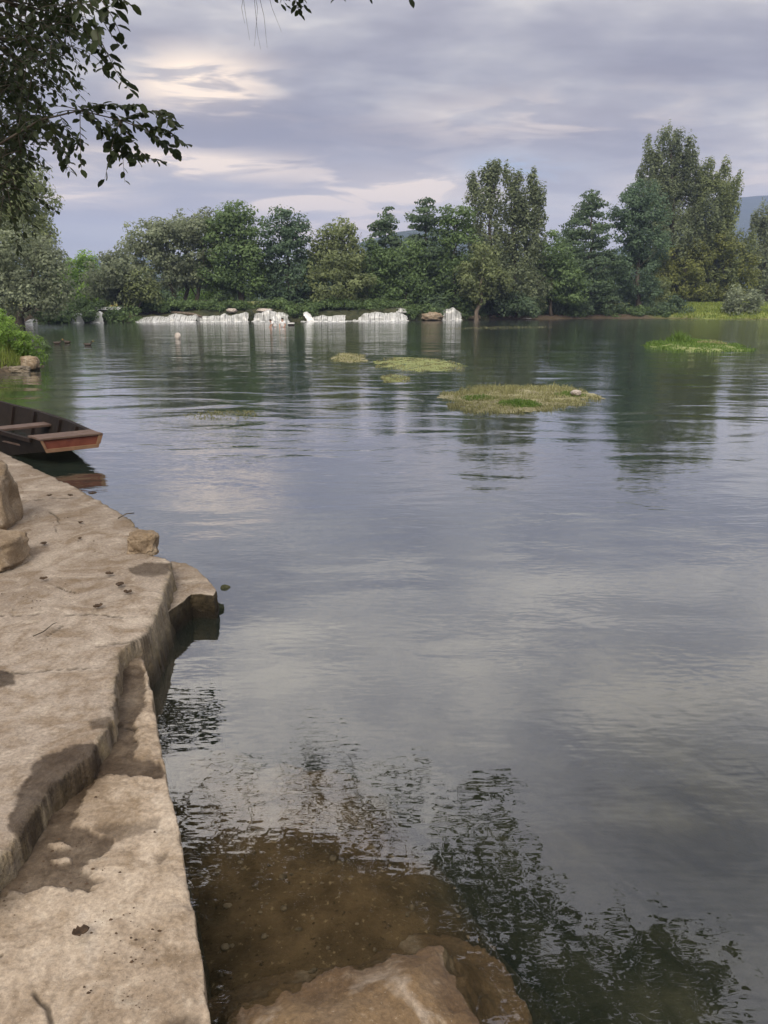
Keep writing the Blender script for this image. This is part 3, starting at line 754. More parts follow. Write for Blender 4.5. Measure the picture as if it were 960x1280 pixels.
def hull_shell(off, name, mat, z0=0.0):
    mb = MB(); rows = []
    V = []
    for s in st:
        V += [bp_(s, -(wt(s) - off), zt(s)), bp_(s, -(wb(s) - off), zb(s) + z0), bp_(s, (wb(s) - off), zb(s) + z0), bp_(s, (wt(s) - off), zt(s))]
    F = []
    for i in range(len(st) - 1):
        for k in range(3):
            F.append((i * 4 + k, i * 4 + k + 1, i * 4 + 4 + k + 1, i * 4 + 4 + k))
    return V, F
Vo, Fo = hull_shell(0, 'hull', None); Vi, Fi = hull_shell(.028, 'hull', None, .03)
mb = MB(); mb.add(Vo, Fo); mb.add([v - Vector((0, 0, .002)) for v in Vi], [tuple(reversed(f)) for f in Fi])
n4 = len(st) * 4
for i in range(len(st) - 1):                     # gunwale tops
    mb.f.append([i * 4, i * 4 + 4, n4 + i * 4 + 4, n4 + i * 4]); mb.f.append([i * 4 + 3, n4 + i * 4 + 3, n4 + i * 4 + 7, i * 4 + 7])
mb.f.append([len(st) * 4 - 4, len(st) * 4 - 3, len(st) * 4 - 2, len(st) * 4 - 1])
hullo = mb.build('hull', MAT['wood_dark'], boat)
# rub rails along the top edges
for sg in (-1, 1):
    mb = MB()
    for a_, b_ in zip(st[1:-1], st[2:]):
        mb.bar(bp_(a_, sg * (wt(a_) + .012), zt(a_) - .022), bp_(b_, sg * (wt(b_) + .012), zt(b_) - .022), .024, .045)
    mb.build('rub_rail', MAT['wood_in'], boat)
# transom: red board inside a tan frame
t0 = -0.012
def tq(q, zf, s=t0):                              # zf 0 bottom, 1 top
    z = zb(0) + (zt(0) - zb(0)) * zf; hw = wb(0) + (wt(0) - wb(0)) * zf
    return bp_(s, hw * q, z) if s >= 0 else bp_(0, hw * q, z) + axis * s
def slab(q0, q1, z0, z1, s0, s1):
    mb = MB(); mb.hexa([tq(q0, z0, s0), tq(q1, z0, s0), tq(q1, z0, s1), tq(q0, z0, s1), tq(q0, z1, s0), tq(q1, z1, s0), tq(q1, z1, s1), tq(q0, z1, s1)]); return mb
tr_ = slab(-.98, .98, .0, 1.0, -0.012, .022).build('transom', MAT['wood_red'], boat)
slab(-1.02, 1.02, -.06, .26, -0.030, -.013).build('lower_frame_board', MAT['wood_tan'], tr_, bevel=.003)
slab(-1.02, -.93, .265, 1.02, -0.029, -.0135).build('corner_post', MAT['wood_tan'], tr_, bevel=.003)
slab(.90, 1.05, .265, 1.04, -0.029, -.0135).build('corner_post', MAT['wood_tan'], tr_, bevel=.003)
# stern deck boards
mb = MB()
for a_, b_ in ((-.035, .125), (.129, .29)):
    A = [tq(-1.05, 1.0, a_) if a_ < 0 else bp_(a_, -wt(a_), zt(a_)), tq(1.05, 1.0, a_) if a_ < 0 else bp_(a_, wt(a_) - .01, zt(a_)), bp_(b_, wt(b_) - .01, zt(b_)), bp_(b_, -wt(b_), zt(b_))]
    mb.hexa([q + Vector((0, 0, .003)) for q in A] + [q + Vector((0, 0, .026)) for q in A])
mb.build('stern_deck', MAT['wood_grey'], boat, bevel=.003)
mb = MB(); A = [bp_(1.75, -(wt(1.75) - .035), .20), bp_(1.75, wt(1.75) - .035, .20), bp_(2.05, wt(2.05) - .035, .20), bp_(2.05, -(wt(2.05) - .035), .20)]
mb.hexa(A + [q + Vector((0, 0, .03)) for q in A]); mb.build('seat', MAT['wood_grey'], boat, bevel=.003)
mb = MB(); A = [bp_(.62, -(wt(.62) - .035), .17), bp_(.62, 0.02, .17), bp_(1.1, .04, .17), bp_(1.1, -(wt(1.1) - .04), .17)]
mb.hexa(A + [q + Vector((0, 0, .025)) for q in A]); mb.build('floor_board', MAT['wood_grey'], boat, bevel=.003)
for s in (.75, 1.4, 2.4, 3.2):
    for sg in (-1, 1):
        mb = MB(); mb.bar(bp_(s, sg * (wb(s) - .05), zb(s) + .04), bp_(s, sg * (wt(s) - .045), zt(s) - .01), .045, .03, up=axis)
        mb.build('rib', MAT['wood_in'], boat, bevel=.003)

# ------------------------------------------------------------------ foliage builders
def leaf_quads(Pp, N, size, aspect=0.55, rng=RNG):
    n = len(Pp)
    rnd = rng.normal(size=(n, 3)); t = np.cross(N, rnd); t /= np.linalg.norm(t, axis=1)[:, None] + 1e-9
    b = np.cross(N, t)
    s = size * rng.uniform(0.65, 1.35, n)[:, None]
    bend = N * s * 0.12
    V = np.stack([Pp - t * s * .5, Pp + b * s * .5 * aspect + bend, Pp + t * s * .5, Pp - b * s * .5 * aspect + bend], 1).reshape(-1, 3)
    return V
def crown_mesh(name, lobes, seed, kind='round', leaf=0.30, dens=1.0, clump=0.55, per=24):
    rng = np.random.default_rng(seed)
    PP, NN, TT = [], [], []
    for (c, r) in lobes:
        c = np.array(c, float); r = np.array(r, float)
        area = 4 * math.pi * (((r[0] * r[1]) ** 1.6 + (r[0] * r[2]) ** 1.6 + (r[1] * r[2]) ** 1.6) / 3) ** (1 / 1.6)
        nc = max(6, int(area * dens * 0.95))
        d = rng.normal(size=(nc, 3)); d /= np.linalg.norm(d, axis=1)[:, None]
        rad = rng.uniform(0.45, 1.10, nc) ** 0.6
        rad *= 1 + 0.34 * vnoise(d[:, 0] * 2.2 + seed, d[:, 1] * 2.2, d[:, 2] * 2.2, seed)
        pc = c + d * rad[:, None] * r
        ct = rng.uniform(0, 1, nc)
        cs = clump * rng.uniform(0.7, 1.75, nc)
        npl = np.maximum(4, (per * rng.uniform(0.5, 1.4, nc) * (cs / clump) ** 2)).astype(int)
        idx = np.repeat(np.arange(nc), npl)
        off = rng.normal(size=(len(idx), 3)); off *= (rng.uniform(.25, 1, len(idx)) ** .5 / np.linalg.norm(off, axis=1))[:, None] * 1.05
        if kind == 'conifer': sc_ = np.array([1.25, 1.25, 0.32])
        elif kind == 'poplar': sc_ = np.array([0.62, 0.62, 1.35])
        else: sc_ = np.array([1.0, 1.0, 0.72])
        off = off * sc_ * cs[idx][:, None]
        if kind == 'conifer': off[:, 2] -= 0.25 * np.hypot(off[:, 0], off[:, 1])
        pp = pc[idx] + off
        od = off / (np.linalg.norm(off, axis=1)[:, None] + 1e-6)
        nrm = d[idx] * 0.25 + od * 0.75 + np.array([0, 0, 0.55]) + rng.normal(size=(len(idx), 3)) * 0.42
        nrm /= np.linalg.norm(nrm, axis=1)[:, None]
        PP.append(pp); NN.append(nrm); TT.append(np.clip(0.62 * ct[idx] + 0.38 * rng.uniform(0, 1, len(idx)), 0, 1))
    PP = np.concatenate(PP); NN = np.concatenate(NN); TT = np.concatenate(TT)
    V = leaf_quads(PP, NN, leaf, 0.62, rng)
    n = len(PP)
    return mesh_np(name, V, np.arange(n * 4), np.full(n, 4), {'tint': np.repeat(TT, 4)})
WPX = [(q[0], G(*q)[1]) for q in WL]
def weir_y(px): return float(np.interp(px, [q[0] for q in WPX], [q[1] for q in WPX]))
TREES = []
def tree(name, Y, base_px, lobes_px, mat, label, kind='round', seed=0, lean=0.0, bark='bark', trunk_r=0.28, dens=1.0, leaf=0.32, cat='tree', stems=1, group='trees along the far bank', trunk_part='trunk', per=24, clump=0.55):
    b = P(base_px, 390, Y); zg = gh(b.x, Y) - 0.1
    root = empty(name, (b.x, Y, zg), label, cat, group)
    rng = random.Random(seed + 1000)
    lobes = []
    cx = sum(q[0] for q in lobes_px) / len(lobes_px)
    for (px, py, rx, ry) in lobes_px:
        k = pxm(Y)
        yy = Y + rng.uniform(-0.5, 0.7) * rx * k * 0.9
        c = P(px, py, yy); lobes.append((c, (rx * k * 1.10, rx * k * rng.uniform(.9, 1.15), ry * k * 1.10)))
    top = max(l[0].z for l in lobes)
    if kind == 'poplar':
        for (c, r) in list(lobes):
            for q in range(1):
                e = c + Vector((rng.uniform(-.8, .8) * r[0], rng.uniform(-.8, .8) * r[1], r[2] * rng.uniform(.7, 1.05)))
                lobes.append((e, (r[0] * .36, r[0] * .36, r[2] * rng.uniform(.35, .55))))
    me = crown_mesh('crown', lobes, seed, kind, leaf, dens, clump, per)
    lobes = lobes[:len(lobes_px)]
    # trunk with limbs running into every lobe
    mb = MB()
    for sidx in range(stems):
        bx = b.x + (sidx - (stems - 1) / 2) * 1.3
        tl = sorted(lobes, key=lambda l: l[0].z)
        tgt = max(lobes, key=lambda l: l[0].z)[0] if stems == 1 else lobes[(sidx * 3) % len(lobes)][0]
        base = Vector((bx, Y, zg - 0.3)); pts = []; n = 9
        for i in range(n):
            t = i / (n - 1)
            p = base.lerp(tgt, t)
            w_ = math.sin(t * 3.14) * 0.35
            p.x += w_ * rng.uniform(-1, 1) + lean * math.sin(t * 3.14) * 0.5; p.y += w_ * rng.uniform(-.6, .6)
            pts.append(p)
        rad = [trunk_r * (1.35 if i == 0 else 1) * (1 - 0.93 * (i / (n - 1)) ** .8) for i in range(n)]
        mb.tube(pts, rad, 7)
        for (c, r) in lobes[sidx::stems]:
            hfrac = max(0.18, min(0.8, ((c.z - zg) / max(top - zg, 1) - 0.18)))
            i = hfrac * (n - 1); i0 = int(i); s0 = pts[i0].lerp(pts[min(i0 + 1, n - 1)], i - i0)
            mid = s0.lerp(c, .5) + Vector((rng.uniform(-.3, .3), rng.uniform(-.3, .3), rng.uniform(-.1, .35)))
            rr_ = rad[i0] * 0.36
            mb.tube([s0, mid, c], [rr_, rr_ * .65, rr_ * .25], 5)
            for q in range(3):
                e = c + Vector((rng.uniform(-1, 1) * r[0], rng.uniform(-1, 1) * r[1], rng.uniform(.1, .95) * r[2]))
                mb.tube([mid.lerp(c, .6), c.lerp(e, .5), e], [rr_ * .35, rr_ * .22, .015], 4)
    mb.build(trunk_part, MAT[bark], root, smooth=True)
    link('crown', me, MAT[mat], root, smooth=False)
    return root
T = tree
T('leafy_tree', 68, -30, [(-25, 222, 62, 36), (8, 240, 48, 38), (18, 278, 36, 32), (-18, 300, 60, 48), (38, 300, 26, 26), (-30, 350, 55, 40)], 'leaf_olive', 'tall dark olive tree rising at the left edge of view behind the pale willow', seed=1, leaf=.26, trunk_r=.4)
T('willow_tree', 63, 20, [(25, 330, 44, 34), (62, 345, 24, 28), (22, 366, 48, 26), (70, 370, 17, 17), (-10, 350, 40, 40), (45, 315, 22, 20)], 'leaf_grey', 'broad pale grey-green willow hanging low over the left shore', seed=2, leaf=.24, trunk_r=.3, group='trees on the left shore')
T('small_tree', 96, 103, [(98, 350, 20, 26), (84, 364, 16, 16), (108, 334, 11, 13), (112, 360, 12, 16)], 'leaf_bright', 'bright fresh-green small tree between the pale willow and the round grey-green tree', seed=3)
T('rounded_tree', 82, 147, [(140, 342, 25, 22), (126, 358, 18, 20), (156, 356, 22, 20), (143, 332, 14, 12)], 'leaf_grey', 'round grey-green tree with a short dark trunk above the small twin waterfalls', seed=4, lean=.4, trunk_r=.34)
T('small_tree', 81.5, 167, [(178, 358, 16, 13), (164, 368, 14, 11), (188, 366, 9, 9)], 'leaf_olive', 'little spreading olive-green tree right of the round grey-green tree, at the water', seed=5, trunk_r=.2)
T('leaning_tree', 86, 226, [(182, 300, 21, 17), (202, 290, 18, 15), (190, 324, 25, 20), (216, 312, 20, 26), (168, 311, 10, 10), (200, 345, 20, 14)], 'leaf_grey', 'open grey-green tree with bare dark stems leaning left over the weir', seed=6, lean=-1.2, trunk_r=.3, dens=.85)
T('twin_stemmed_tree', 87.5, 238, [(235, 284, 18, 15), (251, 274, 13, 12), (236, 314, 24, 24), (256, 303, 20, 24), (250, 343, 22, 16), (226, 344, 16, 13)], 'leaf_grey', 'pale grey-green tree on two dark stems beside the leaning tree', seed=7, stems=2, trunk_r=.28, dens=.85)
T('leafy_tree', 87, 304, [(291, 274, 16, 16), (278, 290, 18, 20), (309, 294, 18, 22), (290, 320, 30, 26), (302, 349, 32, 18), (270, 340, 20, 22), (319, 325, 12, 22), (296, 266, 7, 8)], 'leaf_green', 'full mid-green tree behind the widest curtain of the weir', seed=8, trunk_r=.42)
T('leafy_tree', 88, 363, [(358, 279, 16, 13), (349, 299, 18, 16), (373, 294, 14, 16), (360, 324, 24, 20), (355, 354, 26, 20), (379, 350, 18, 22), (376, 376, 20, 11), (345, 376, 14, 10)], 'leaf_blue', 'dark blue-green tree with a domed top behind the square white fall', seed=9, trunk_r=.36)
T('leafy_tree', 88.5, 423, [(426, 294, 18, 14), (408, 306, 14, 16), (441, 310, 12, 16), (421, 330, 28, 22), (414, 358, 32, 22), (440, 354, 20, 26), (400, 376, 20, 10), (432, 284, 7, 7)], 'leaf_olive', 'olive-yellow broad tree left of the pointed conifer on the far bank', seed=10, trunk_r=.36)
T('conifer_tree', 95, 484, [(484, 266, 5, 6), (484, 275, 10, 5), (482, 285, 14, 6), (479, 297, 16, 7), (487, 308, 18, 9), (480, 326, 24, 16), (476, 354, 28, 22)], 'leaf_dark', 'thin pointed dark conifer with open tiers rising behind green bushes', kind='conifer', seed=11, trunk_r=.2, clump=.45)
T('bushy_tree', 91, 470, [(470, 345, 20, 28), (455, 364, 15, 22), (464, 322, 12, 14), (478, 374, 18, 14)], 'leaf_green', 'fresh green bushy tree below the thin pointed conifer', seed=12, trunk_r=.22)
T('bushy_tree', 90, 505, [(502, 345, 22, 30), (496, 376, 22, 13), (512, 322, 13, 16), (518, 362, 14, 20)], 'leaf_green', 'dense green bushy tree beside the right end of the long waterfall', seed=13, trunk_r=.22)
T('conifer_tree', 93, 530, [(533, 254, 7, 6), (526, 267, 13, 7), (537, 279, 12, 8), (528, 294, 16, 11), (532, 312, 16, 14), (530, 338, 24, 22), (536, 366, 26, 22)], 'leaf_dark', 'ragged dark conifer with a bent top right of the thin pointed one', kind='conifer', seed=14, trunk_r=.26)
T('leafy_tree', 92, 568, [(570, 268, 13, 9), (581, 284, 12, 12), (562, 286, 11, 12), (572, 310, 20, 18), (564, 340, 24, 22), (572, 368, 22, 18)], 'leaf_green', 'rounded green tree between the ragged conifer and the tall twisted poplar', seed=15, trunk_r=.3)
T('poplar_tree', 94, 603, [(606, 222, 12, 9), (618, 218, 5, 7), (595, 238, 9, 9), (612, 242, 10, 15), (606, 268, 13, 17), (589, 252, 7, 7), (606, 299, 17, 20), (600, 330, 22, 22), (606, 364, 22, 22)], 'leaf_pop', 'tall twisted poplar with an open ragged top in the middle of the far bank', kind='poplar', seed=16, trunk_r=.45, bark='bark', dens=.85)
T('poplar_tree', 95, 645, [(637, 225, 6, 10), (651, 238, 8, 13), (667, 236, 7, 11), (675, 250, 5, 8), (641, 255, 14, 18), (660, 262, 14, 18), (649, 290, 24, 22), (668, 295, 13, 17), (650, 325, 28, 24), (640, 355, 26, 24), (660, 364, 24, 20)], 'leaf_pop', 'fan-shaped grey-green poplar with several upright spires beside the twisted poplar', kind='poplar', seed=17, trunk_r=.42)
T('willow_tree', 89, 596, [(605, 321, 14, 12), (598, 344, 22, 20), (613, 354, 18, 16), (592, 366, 14, 12)], 'leaf_olive', 'light olive tree with a tilted brown trunk in front of the twisted poplar', seed=18, bark='bark_pale', trunk_r=.34)
T('bushy_tree', 97, 690, [(686, 314, 16, 16), (690, 344, 24, 24), (678, 369, 28, 17), (712, 360, 16, 22), (702, 328, 13, 15)], 'leaf_green', 'low mass of green bush filling the dip between the poplar fan and the spired pine', seed=19, trunk_r=.24)
T('pine_tree', 103, 740, [(740, 241, 6, 5), (738, 251, 12, 6), (735, 265, 17, 8), (733, 283, 23, 11), (729, 306, 28, 15), (736, 332, 32, 18), (726, 358, 32, 20), (746, 374, 26, 13)], 'leaf_dark', 'broad spired dark pine right of the dip on the far bank', kind='conifer', seed=20, trunk_r=.4)
T('leafy_tree', 104.5, 798, [(800, 241, 18, 12), (785, 262, 18, 14), (811, 264, 18, 17), (794, 285, 24, 18), (806, 309, 22, 18), (790, 339, 24, 20), (796, 367, 22, 15)], 'leaf_blue', 'dense dark blue-green tree in front of the tallest poplar', seed=21, trunk_r=.42)
T('poplar_tree', 117, 845, [(838, 174, 13, 7), (819, 190, 11, 11), (849, 190, 12, 11), (833, 207, 18, 15), (860, 206, 11, 8), (814, 215, 12, 13), (846, 232, 24, 17), (822, 240, 20, 18), (850, 260, 30, 22), (820, 268, 18, 20), (846, 300, 36, 30), (852, 344, 34, 26), (868, 232, 14, 16)], 'leaf_pop', 'tallest poplar on the far bank, grey-green, topping the whole treeline', kind='poplar', seed=22, trunk_r=.6)
T('poplar_tree', 116.5, 890, [(880, 224, 10, 13), (904, 224, 8, 12), (915, 236, 9, 12), (892, 246, 17, 15), (909, 260, 14, 16), (886, 275, 19, 20), (905, 290, 16, 17), (880, 310, 28, 24), (900, 334, 24, 24), (884, 359, 26, 19)], 'leaf_olive', 'olive poplar with splayed spires just right of the tallest poplar', kind='poplar', seed=23, trunk_r=.5)
T('yellowing_tree', 113, 852, [(862, 308, 15, 8), (838, 318, 12, 8), (879, 322, 10, 8), (860, 334, 20, 14), (845, 354, 20, 17), (869, 361, 14, 14), (832, 344, 10, 12)], 'leaf_yellow', 'yellow-tinged tree standing in front of the tall poplars', seed=24, trunk_r=.24)
T('shrub', 108, 806, [(805, 334, 10, 8), (797, 355, 13, 11), (821, 364, 14, 11), (806, 375, 16, 11)], 'leaf_olive', 'lower yellow-green shrub at the foot of the dark blue-green tree', seed=25, trunk_r=.15, cat='shrub')
T('leafy_tree', 114, 908, [(905, 310, 12, 12), (922, 330, 16, 15), (918, 350, 18, 16), (905, 369, 20, 12)], 'leaf_yellow', 'rounded yellow-green tree at the right end of the tree mass above the lawn', seed=26, trunk_r=.24)
T('poplar_tree', 118, 957, [(955, 270, 11, 14), (947, 298, 12, 17), (963, 308, 14, 20), (950, 335, 14, 20), (958, 360, 19, 22), (975, 330, 14, 30)], 'leaf_grey', 'grey-green poplar cut by the right edge of view', kind='poplar', seed=27, trunk_r=.36)
T('round_bush', 97, 930, [(930, 377, 15, 13), (922, 384, 9, 7), (939, 382, 8, 8)], 'leaf_grey', 'round grey-green bush alone on the lawn by the water', seed=28, trunk_r=.1, cat='bush', group='bushes on the far bank')
T('shrub', 104, 752, [(752, 379, 16, 9), (742, 388, 12, 6), (768, 386, 10, 8)], 'leaf_olive', 'scrubby olive shrub on the bare bank below the spired pine', seed=29, trunk_r=.1, cat='shrub', group='bushes on the far bank')
T('shrub', 101, 845, [(842, 384, 12, 8), (826, 388, 10, 6), (858, 390, 8, 4)], 'leaf_dark', 'dark low shrub at the left end of the lawn', seed=30, trunk_r=.1, cat='shrub', group='bushes on the far bank')
T('shrub', weir_y(60) - .6, 60, [(58, 397, 11, 6), (70, 399, 8, 5)], 'leaf_green', 'low green shrub at the water left of the clipped-looking dark one', seed=31, trunk_r=.08, cat='shrub', group='bushes at the weir')
T('shrub', weir_y(84) - .6, 84, [(72, 396, 9, 6), (83, 396, 7, 6)], 'leaf_green', 'low dark green shrub with a flat top left of the twin waterfalls', seed=32, trunk_r=.08, cat='shrub', group='bushes at the weir')
T('shrub', weir_y(112) - .5, 112, [(111.5, 395.5, 4, 4.5)], 'leaf_green', 'small dark shrub standing between the twin narrow waterfalls', seed=33, trunk_r=.06, cat='shrub', group='bushes at the weir')
T('shrub', weir_y(138) - .6, 138, [(142, 396, 6, 6), (154, 397, 8, 6)], 'leaf_green', 'dark shrub right of the twin narrow waterfalls at the tree foot', seed=34, trunk_r=.06, cat='shrub', group='bushes at the weir')
T('shrub', 84.5, 208, [(206, 378, 11, 8), (214, 384, 9, 5)], 'leaf_dark', 'dark bush at the foot of the leaning tree above the rapids', seed=35, trunk_r=.08, cat='shrub', group='bushes at the weir')
T('shrub', 92, 262, [(240, 370, 8, 12), (262, 372, 9, 10)], 'leaf_bright', 'sunny yellow-green bush seen between the dark stems behind the weir', seed=36, trunk_r=.06, cat='shrub', group='bushes at the weir')
T('shrub', 87.5, 283, [(283, 374, 12, 8)], 'leaf_green', 'green bush behind the pale lip stone of the widest curtain', seed=37, trunk_r=.06, cat='shrub', group='bushes at the weir')
T('shrub', 92.5, 640, [(632, 380, 16, 11), (655, 384, 16, 8)], 'leaf_dark', 'dark undergrowth bush below the poplar fan at the waterline', seed=38, trunk_r=.08, cat='shrub', group='bushes on the far bank')
T('shrub', 99, 700, [(700, 384, 18, 9), (722, 384, 14, 8)], 'leaf_dark', 'dark undergrowth bush on the bank below the dip in the trees', seed=39, trunk_r=.08, cat='shrub', group='bushes on the far bank')
T('shrub', 90, 535, [(530, 384, 14, 10), (545, 380, 10, 10)], 'leaf_dark', 'dark undergrowth bush between the long waterfall and the small right fall', seed=40, trunk_r=.08, cat='shrub', group='bushes on the far bank')
# ground cover along the top and face of the weir and on the dark bank
lob = []
ru = random.Random(91)
for i in range(330):
    px = ru.uniform(62, 606)
    gaps = [(96, 104), (119, 129), (176, 246), (248, 309), (320, 359), (391, 431), (432, 507), (554, 575)]
    infall = any(a - 3 < px < b + 3 for a, b in gaps)
    if infall: dyy, zz_ = ru.uniform(1.0, 4.5), ru.uniform(1.30, 1.9)
    else: dyy, zz_ = ru.uniform(.1, 3.0), ru.uniform(.35, 1.55)
    Yw = weir_y(px) + dyy
    r_ = ru.uniform(.25, .65) * (.6 if 165 < px < 320 else 1)
    lob.append((Vector((P(px, 395, Yw).x, Yw, zz_ if dyy > .6 else min(zz_, 1.2))), (r_ * 1.5, r_, r_ * .6)))
for i in range(110):
    px = ru.uniform(606, 835); q_ = P(px, 397, 100); yb = float(np.interp(q_.x, FARX, FARY)) + ru.uniform(.8, 5.0)
    x_ = P(px, 397, yb).x; r_ = ru.uniform(.3, .9)
    lob.append((Vector((x_, yb, gh(x_, yb) + r_ * .4)), (r_ * 1.4, r_, r_ * .7)))
me = crown_mesh('undergrowth', lob, 93, 'round', .22, 1.6, .35, 20)
tag(link('undergrowth', me, MAT['leaf_green'], smooth=False), 'ferns and low green plants covering the weir top and the far bank', 'undergrowth', kind='stuff')
# far wood closing the gaps behind the named trees
lob = []
rw = random.Random(44)
for px in range(-160, 1180, 26):
    if 85 < px < 150: hgt_ = 368
    elif px < 430: hgt_ = 352
    else: hgt_ = 340
    Yb = 128 + rw.uniform(-4, 10)
    c = P(px, hgt_ + rw.uniform(-6, 12), Yb); k = pxm(Yb)
    lob.append((c, (20 * k, 16 * k, 24 * k)))
    c2 = P(px + 10, 376, Yb - 4); lob.append((c2, (20 * k, 12 * k, 14 * k)))
me = crown_mesh('woodland', lob, 77, 'round', .5, .42, .9, 22)
tag(link('woodland', me, MAT['leaf_dark'], smooth=False), 'dark far-off wood closing the gaps behind the bank trees', 'woodland', kind='stuff')

# ------------------------------------------------------------------ the weir: mossy rock lip with curtains of white water
n = 260; prof = [(0.0, -0.4), (0.05, 0.1), (0.25, 0.55), (0.5, 0.95), (0.75, 1.2), (1.3, 1.32), (3.5, 1.45), (6, 1.3)]
V = []
for i in range(n):
    px = 60 + (612 - 60) * i / (n - 1); Yw = weir_y(px)
    top = np.interp(px, [60, 95, 150, 175, 205, 245, 310, 318, 361, 390, 430, 508, 540, 575, 612], [.75, 1.2, 1.0, .6, .8, 1.15, 1.2, 1.35, 1.35, 1.05, 1.1, 1.5, .9, 1.3, .5])
    for (dy_, z_) in prof:
        V.append((P(px, 395, Yw).x, Yw + dy_ + .25, z_ * top / 1.3))
V = np.array(V)
V[:, 1] += 0.55 * fbm(V[:, 0] * 0.9, V[:, 2] * 1.3, None, 4, 5)
V[:, 2] += 0.16 * fbm(V[:, 0] * 1.3, V[:, 1] * 1.3, None, 4, 6) * (V[:, 2] > .3)
me = mesh_np('rock_weir', V, grid_loops(n, len(prof)), np.full((n - 1) * (len(prof) - 1), 4))
weir = tag(link('rock_weir', me, MAT['rock_mossy']), 'long mossy rock weir stretching under the trees across the far side of the river', 'weir')
m, g, out = new_mat('falling_water')
tcn = g.n.new('ShaderNodeTexCoord')
ns = g.noise(g.vmap(tcn.outputs['Object'], scale=(11.0, 1.0, 0.35)), 1.0, 5, 0.75, 0.2)
nb = g.noise(tcn.outputs['Object'], 3.0, 4, 0.6)
al = g.mapr(g.math('ADD', ns, g.math('MULTIPLY', nb, 0.25)), 0.40, 0.72, 0.0, 1.0)
dfw = g.node('ShaderNodeBsdfDiffuse', {'Color': (0.80, 0.81, 0.80, 1)})
tlw = g.node('ShaderNodeBsdfTranslucent', {'Color': (0.66, 0.68, 0.68, 1)})
glw = g.node('ShaderNodeBsdfGlossy', {'Color': (0.9, 0.9, 0.9, 1), 'Roughness': 0.3})
b1 = g.node('ShaderNodeMixShader', {0: 0.3, 1: dfw.outputs[0], 2: tlw.outputs[0]})
b2 = g.node('ShaderNodeMixShader', {0: 0.08, 1: b1.outputs[0], 2: glw.outputs[0]})
tp = g.node('ShaderNodeBsdfTransparent')
mx = g.node('ShaderNodeMixShader', {0: al, 1: tp.outputs[0], 2: b2.outputs[0]})
g.l.new(mx.outputs[0], out.inputs[0])
MAT['fall'] = m
MAT['narrow_fall'] = m.copy(); MAT['narrow_fall'].name = 'narrow_falling_water'
for n_ in MAT['narrow_fall'].node_tree.nodes:
    if n_.type == 'MAP_RANGE': n_.inputs[1].default_value, n_.inputs[2].default_value = 0.30, 0.52
m, g, out = new_mat('foam')
tcn = g.n.new('ShaderNodeTexCoord')
nb = g.noise(g.vmap(tcn.outputs['Object'], scale=(0.7, 1.2, 1)), 4.0, 5, 0.65)
al = g.mapr(nb, 0.44, 0.56)
dfw = g.node('ShaderNodeBsdfDiffuse', {'Color': (0.82, 0.83, 0.82, 1)}); tp = g.node('ShaderNodeBsdfTransparent')
mx = g.node('ShaderNodeMixShader', {0: al, 1: tp.outputs[0], 2: dfw.outputs[0]}); g.l.new(mx.outputs[0], out.inputs[0])
MAT['foam'] = m
def fall(px0, px1, ytop, ybot, label, seed, slope=0.5, lean=0.0, group='waterfalls of the weir', Y=None, foam=True):
    Y0 = Y or weir_y((px0 + px1) / 2)
    a = P(px0, ybot, Y0); b = P(px1, ybot, Y0); t = P(px0, ytop, Y0)
    z0 = max(0.0, a.z if Y else 0.0); z1 = t.z
    root = empty('waterfall', ((a.x + b.x) / 2, Y0, z0), label, 'waterfall', group)
    nu = max(6, int((b.x - a.x) / 0.10)); nv = 14
    V = []
    rr = random.Random(seed)
    for j in range(nv):
        tt = j / (nv - 1)                                        # 0 bottom .. 1 top
        for i in range(nu):
            uu = i / (nu - 1)
            x = a.x + (b.x - a.x) * uu + lean * (1 - tt) * (1 - tt) + (uu - .5) * (1 - tt) * (.5 if px1 - px0 < 14 and not lean else 0)
            edge = -(z1 - z0) * (0.34 * (0.5 + 0.5 * math.sin(uu * (2.1 + 1.3 * (seed % 3)) + seed * 1.9)) * (.4 + .15 * (seed % 4)) + 0.30 * abs(vnoise(np.array([x * 0.7 + seed]), np.array([seed * 1.7]))[0]) + 0.10 * abs(vnoise(np.array([x * 2.6 + seed]), np.array([seed * 2.7]))[0]) + .16 * max(0, 1 - min(uu, 1 - uu) * (b.x - a.x) / .45) ** 2)
            z = z0 + (z1 - z0 + edge) * (1 - (1 - tt) ** 1.8 if slope < 0.7 else tt)
            fwd = slope * (1 - tt) ** 0.7 if tt < 1 else -0.5
            y = Y0 - 0.12 - fwd + 0.16 * vnoise(np.array([x * 2.3]), np.array([tt * 2 + seed]))[0]
            if tt == 1: z += .03
            V.append((x + 0.05 * rr.uniform(-1, 1), y + .05, z))
    me = mesh_np('curtain', V, grid_loops(nv, nu), np.full((nv - 1) * (nu - 1), 4))
    link('curtain', me, MAT['narrow_fall' if px1 - px0 < 14 else 'fall'], root)
    if foam:                                                      # churned water at the foot, a low lumpy bank of foam
        nu2 = max(8, int((b.x - a.x) / 0.15)); V = []; nv2 = 7
        for j in range(nv2):
            t2 = j / (nv2 - 1)
            for i in range(nu2):
                x = a.x - .15 + (b.x - a.x + .3) * i / (nu2 - 1)
                hh = 0.07 * math.sin(math.pi * min(1, t2 * 1.05)) * (0.6 + 0.8 * rr.random())
                V.append((x, Y0 - slope + .0 - 0.9 * (1 - t2) + .3, z0 + 0.006 + max(0, hh)))
        me = mesh_np('foam', V, grid_loops(nv2, nu2), np.full((nv2 - 1) * (nu2 - 1), 4))
        link('foam', me, MAT['foam'], root)
    return root
fall(4, 10, 386, 399, 'small white fall half hidden at the far left edge of the river', 1, .3, Y=weir_y(7) - .1)
fall(37, 47, 396.5, 405, 'little white cascade between two low shrubs at the far left', 2, .4, Y=weir_y(42) - .1)
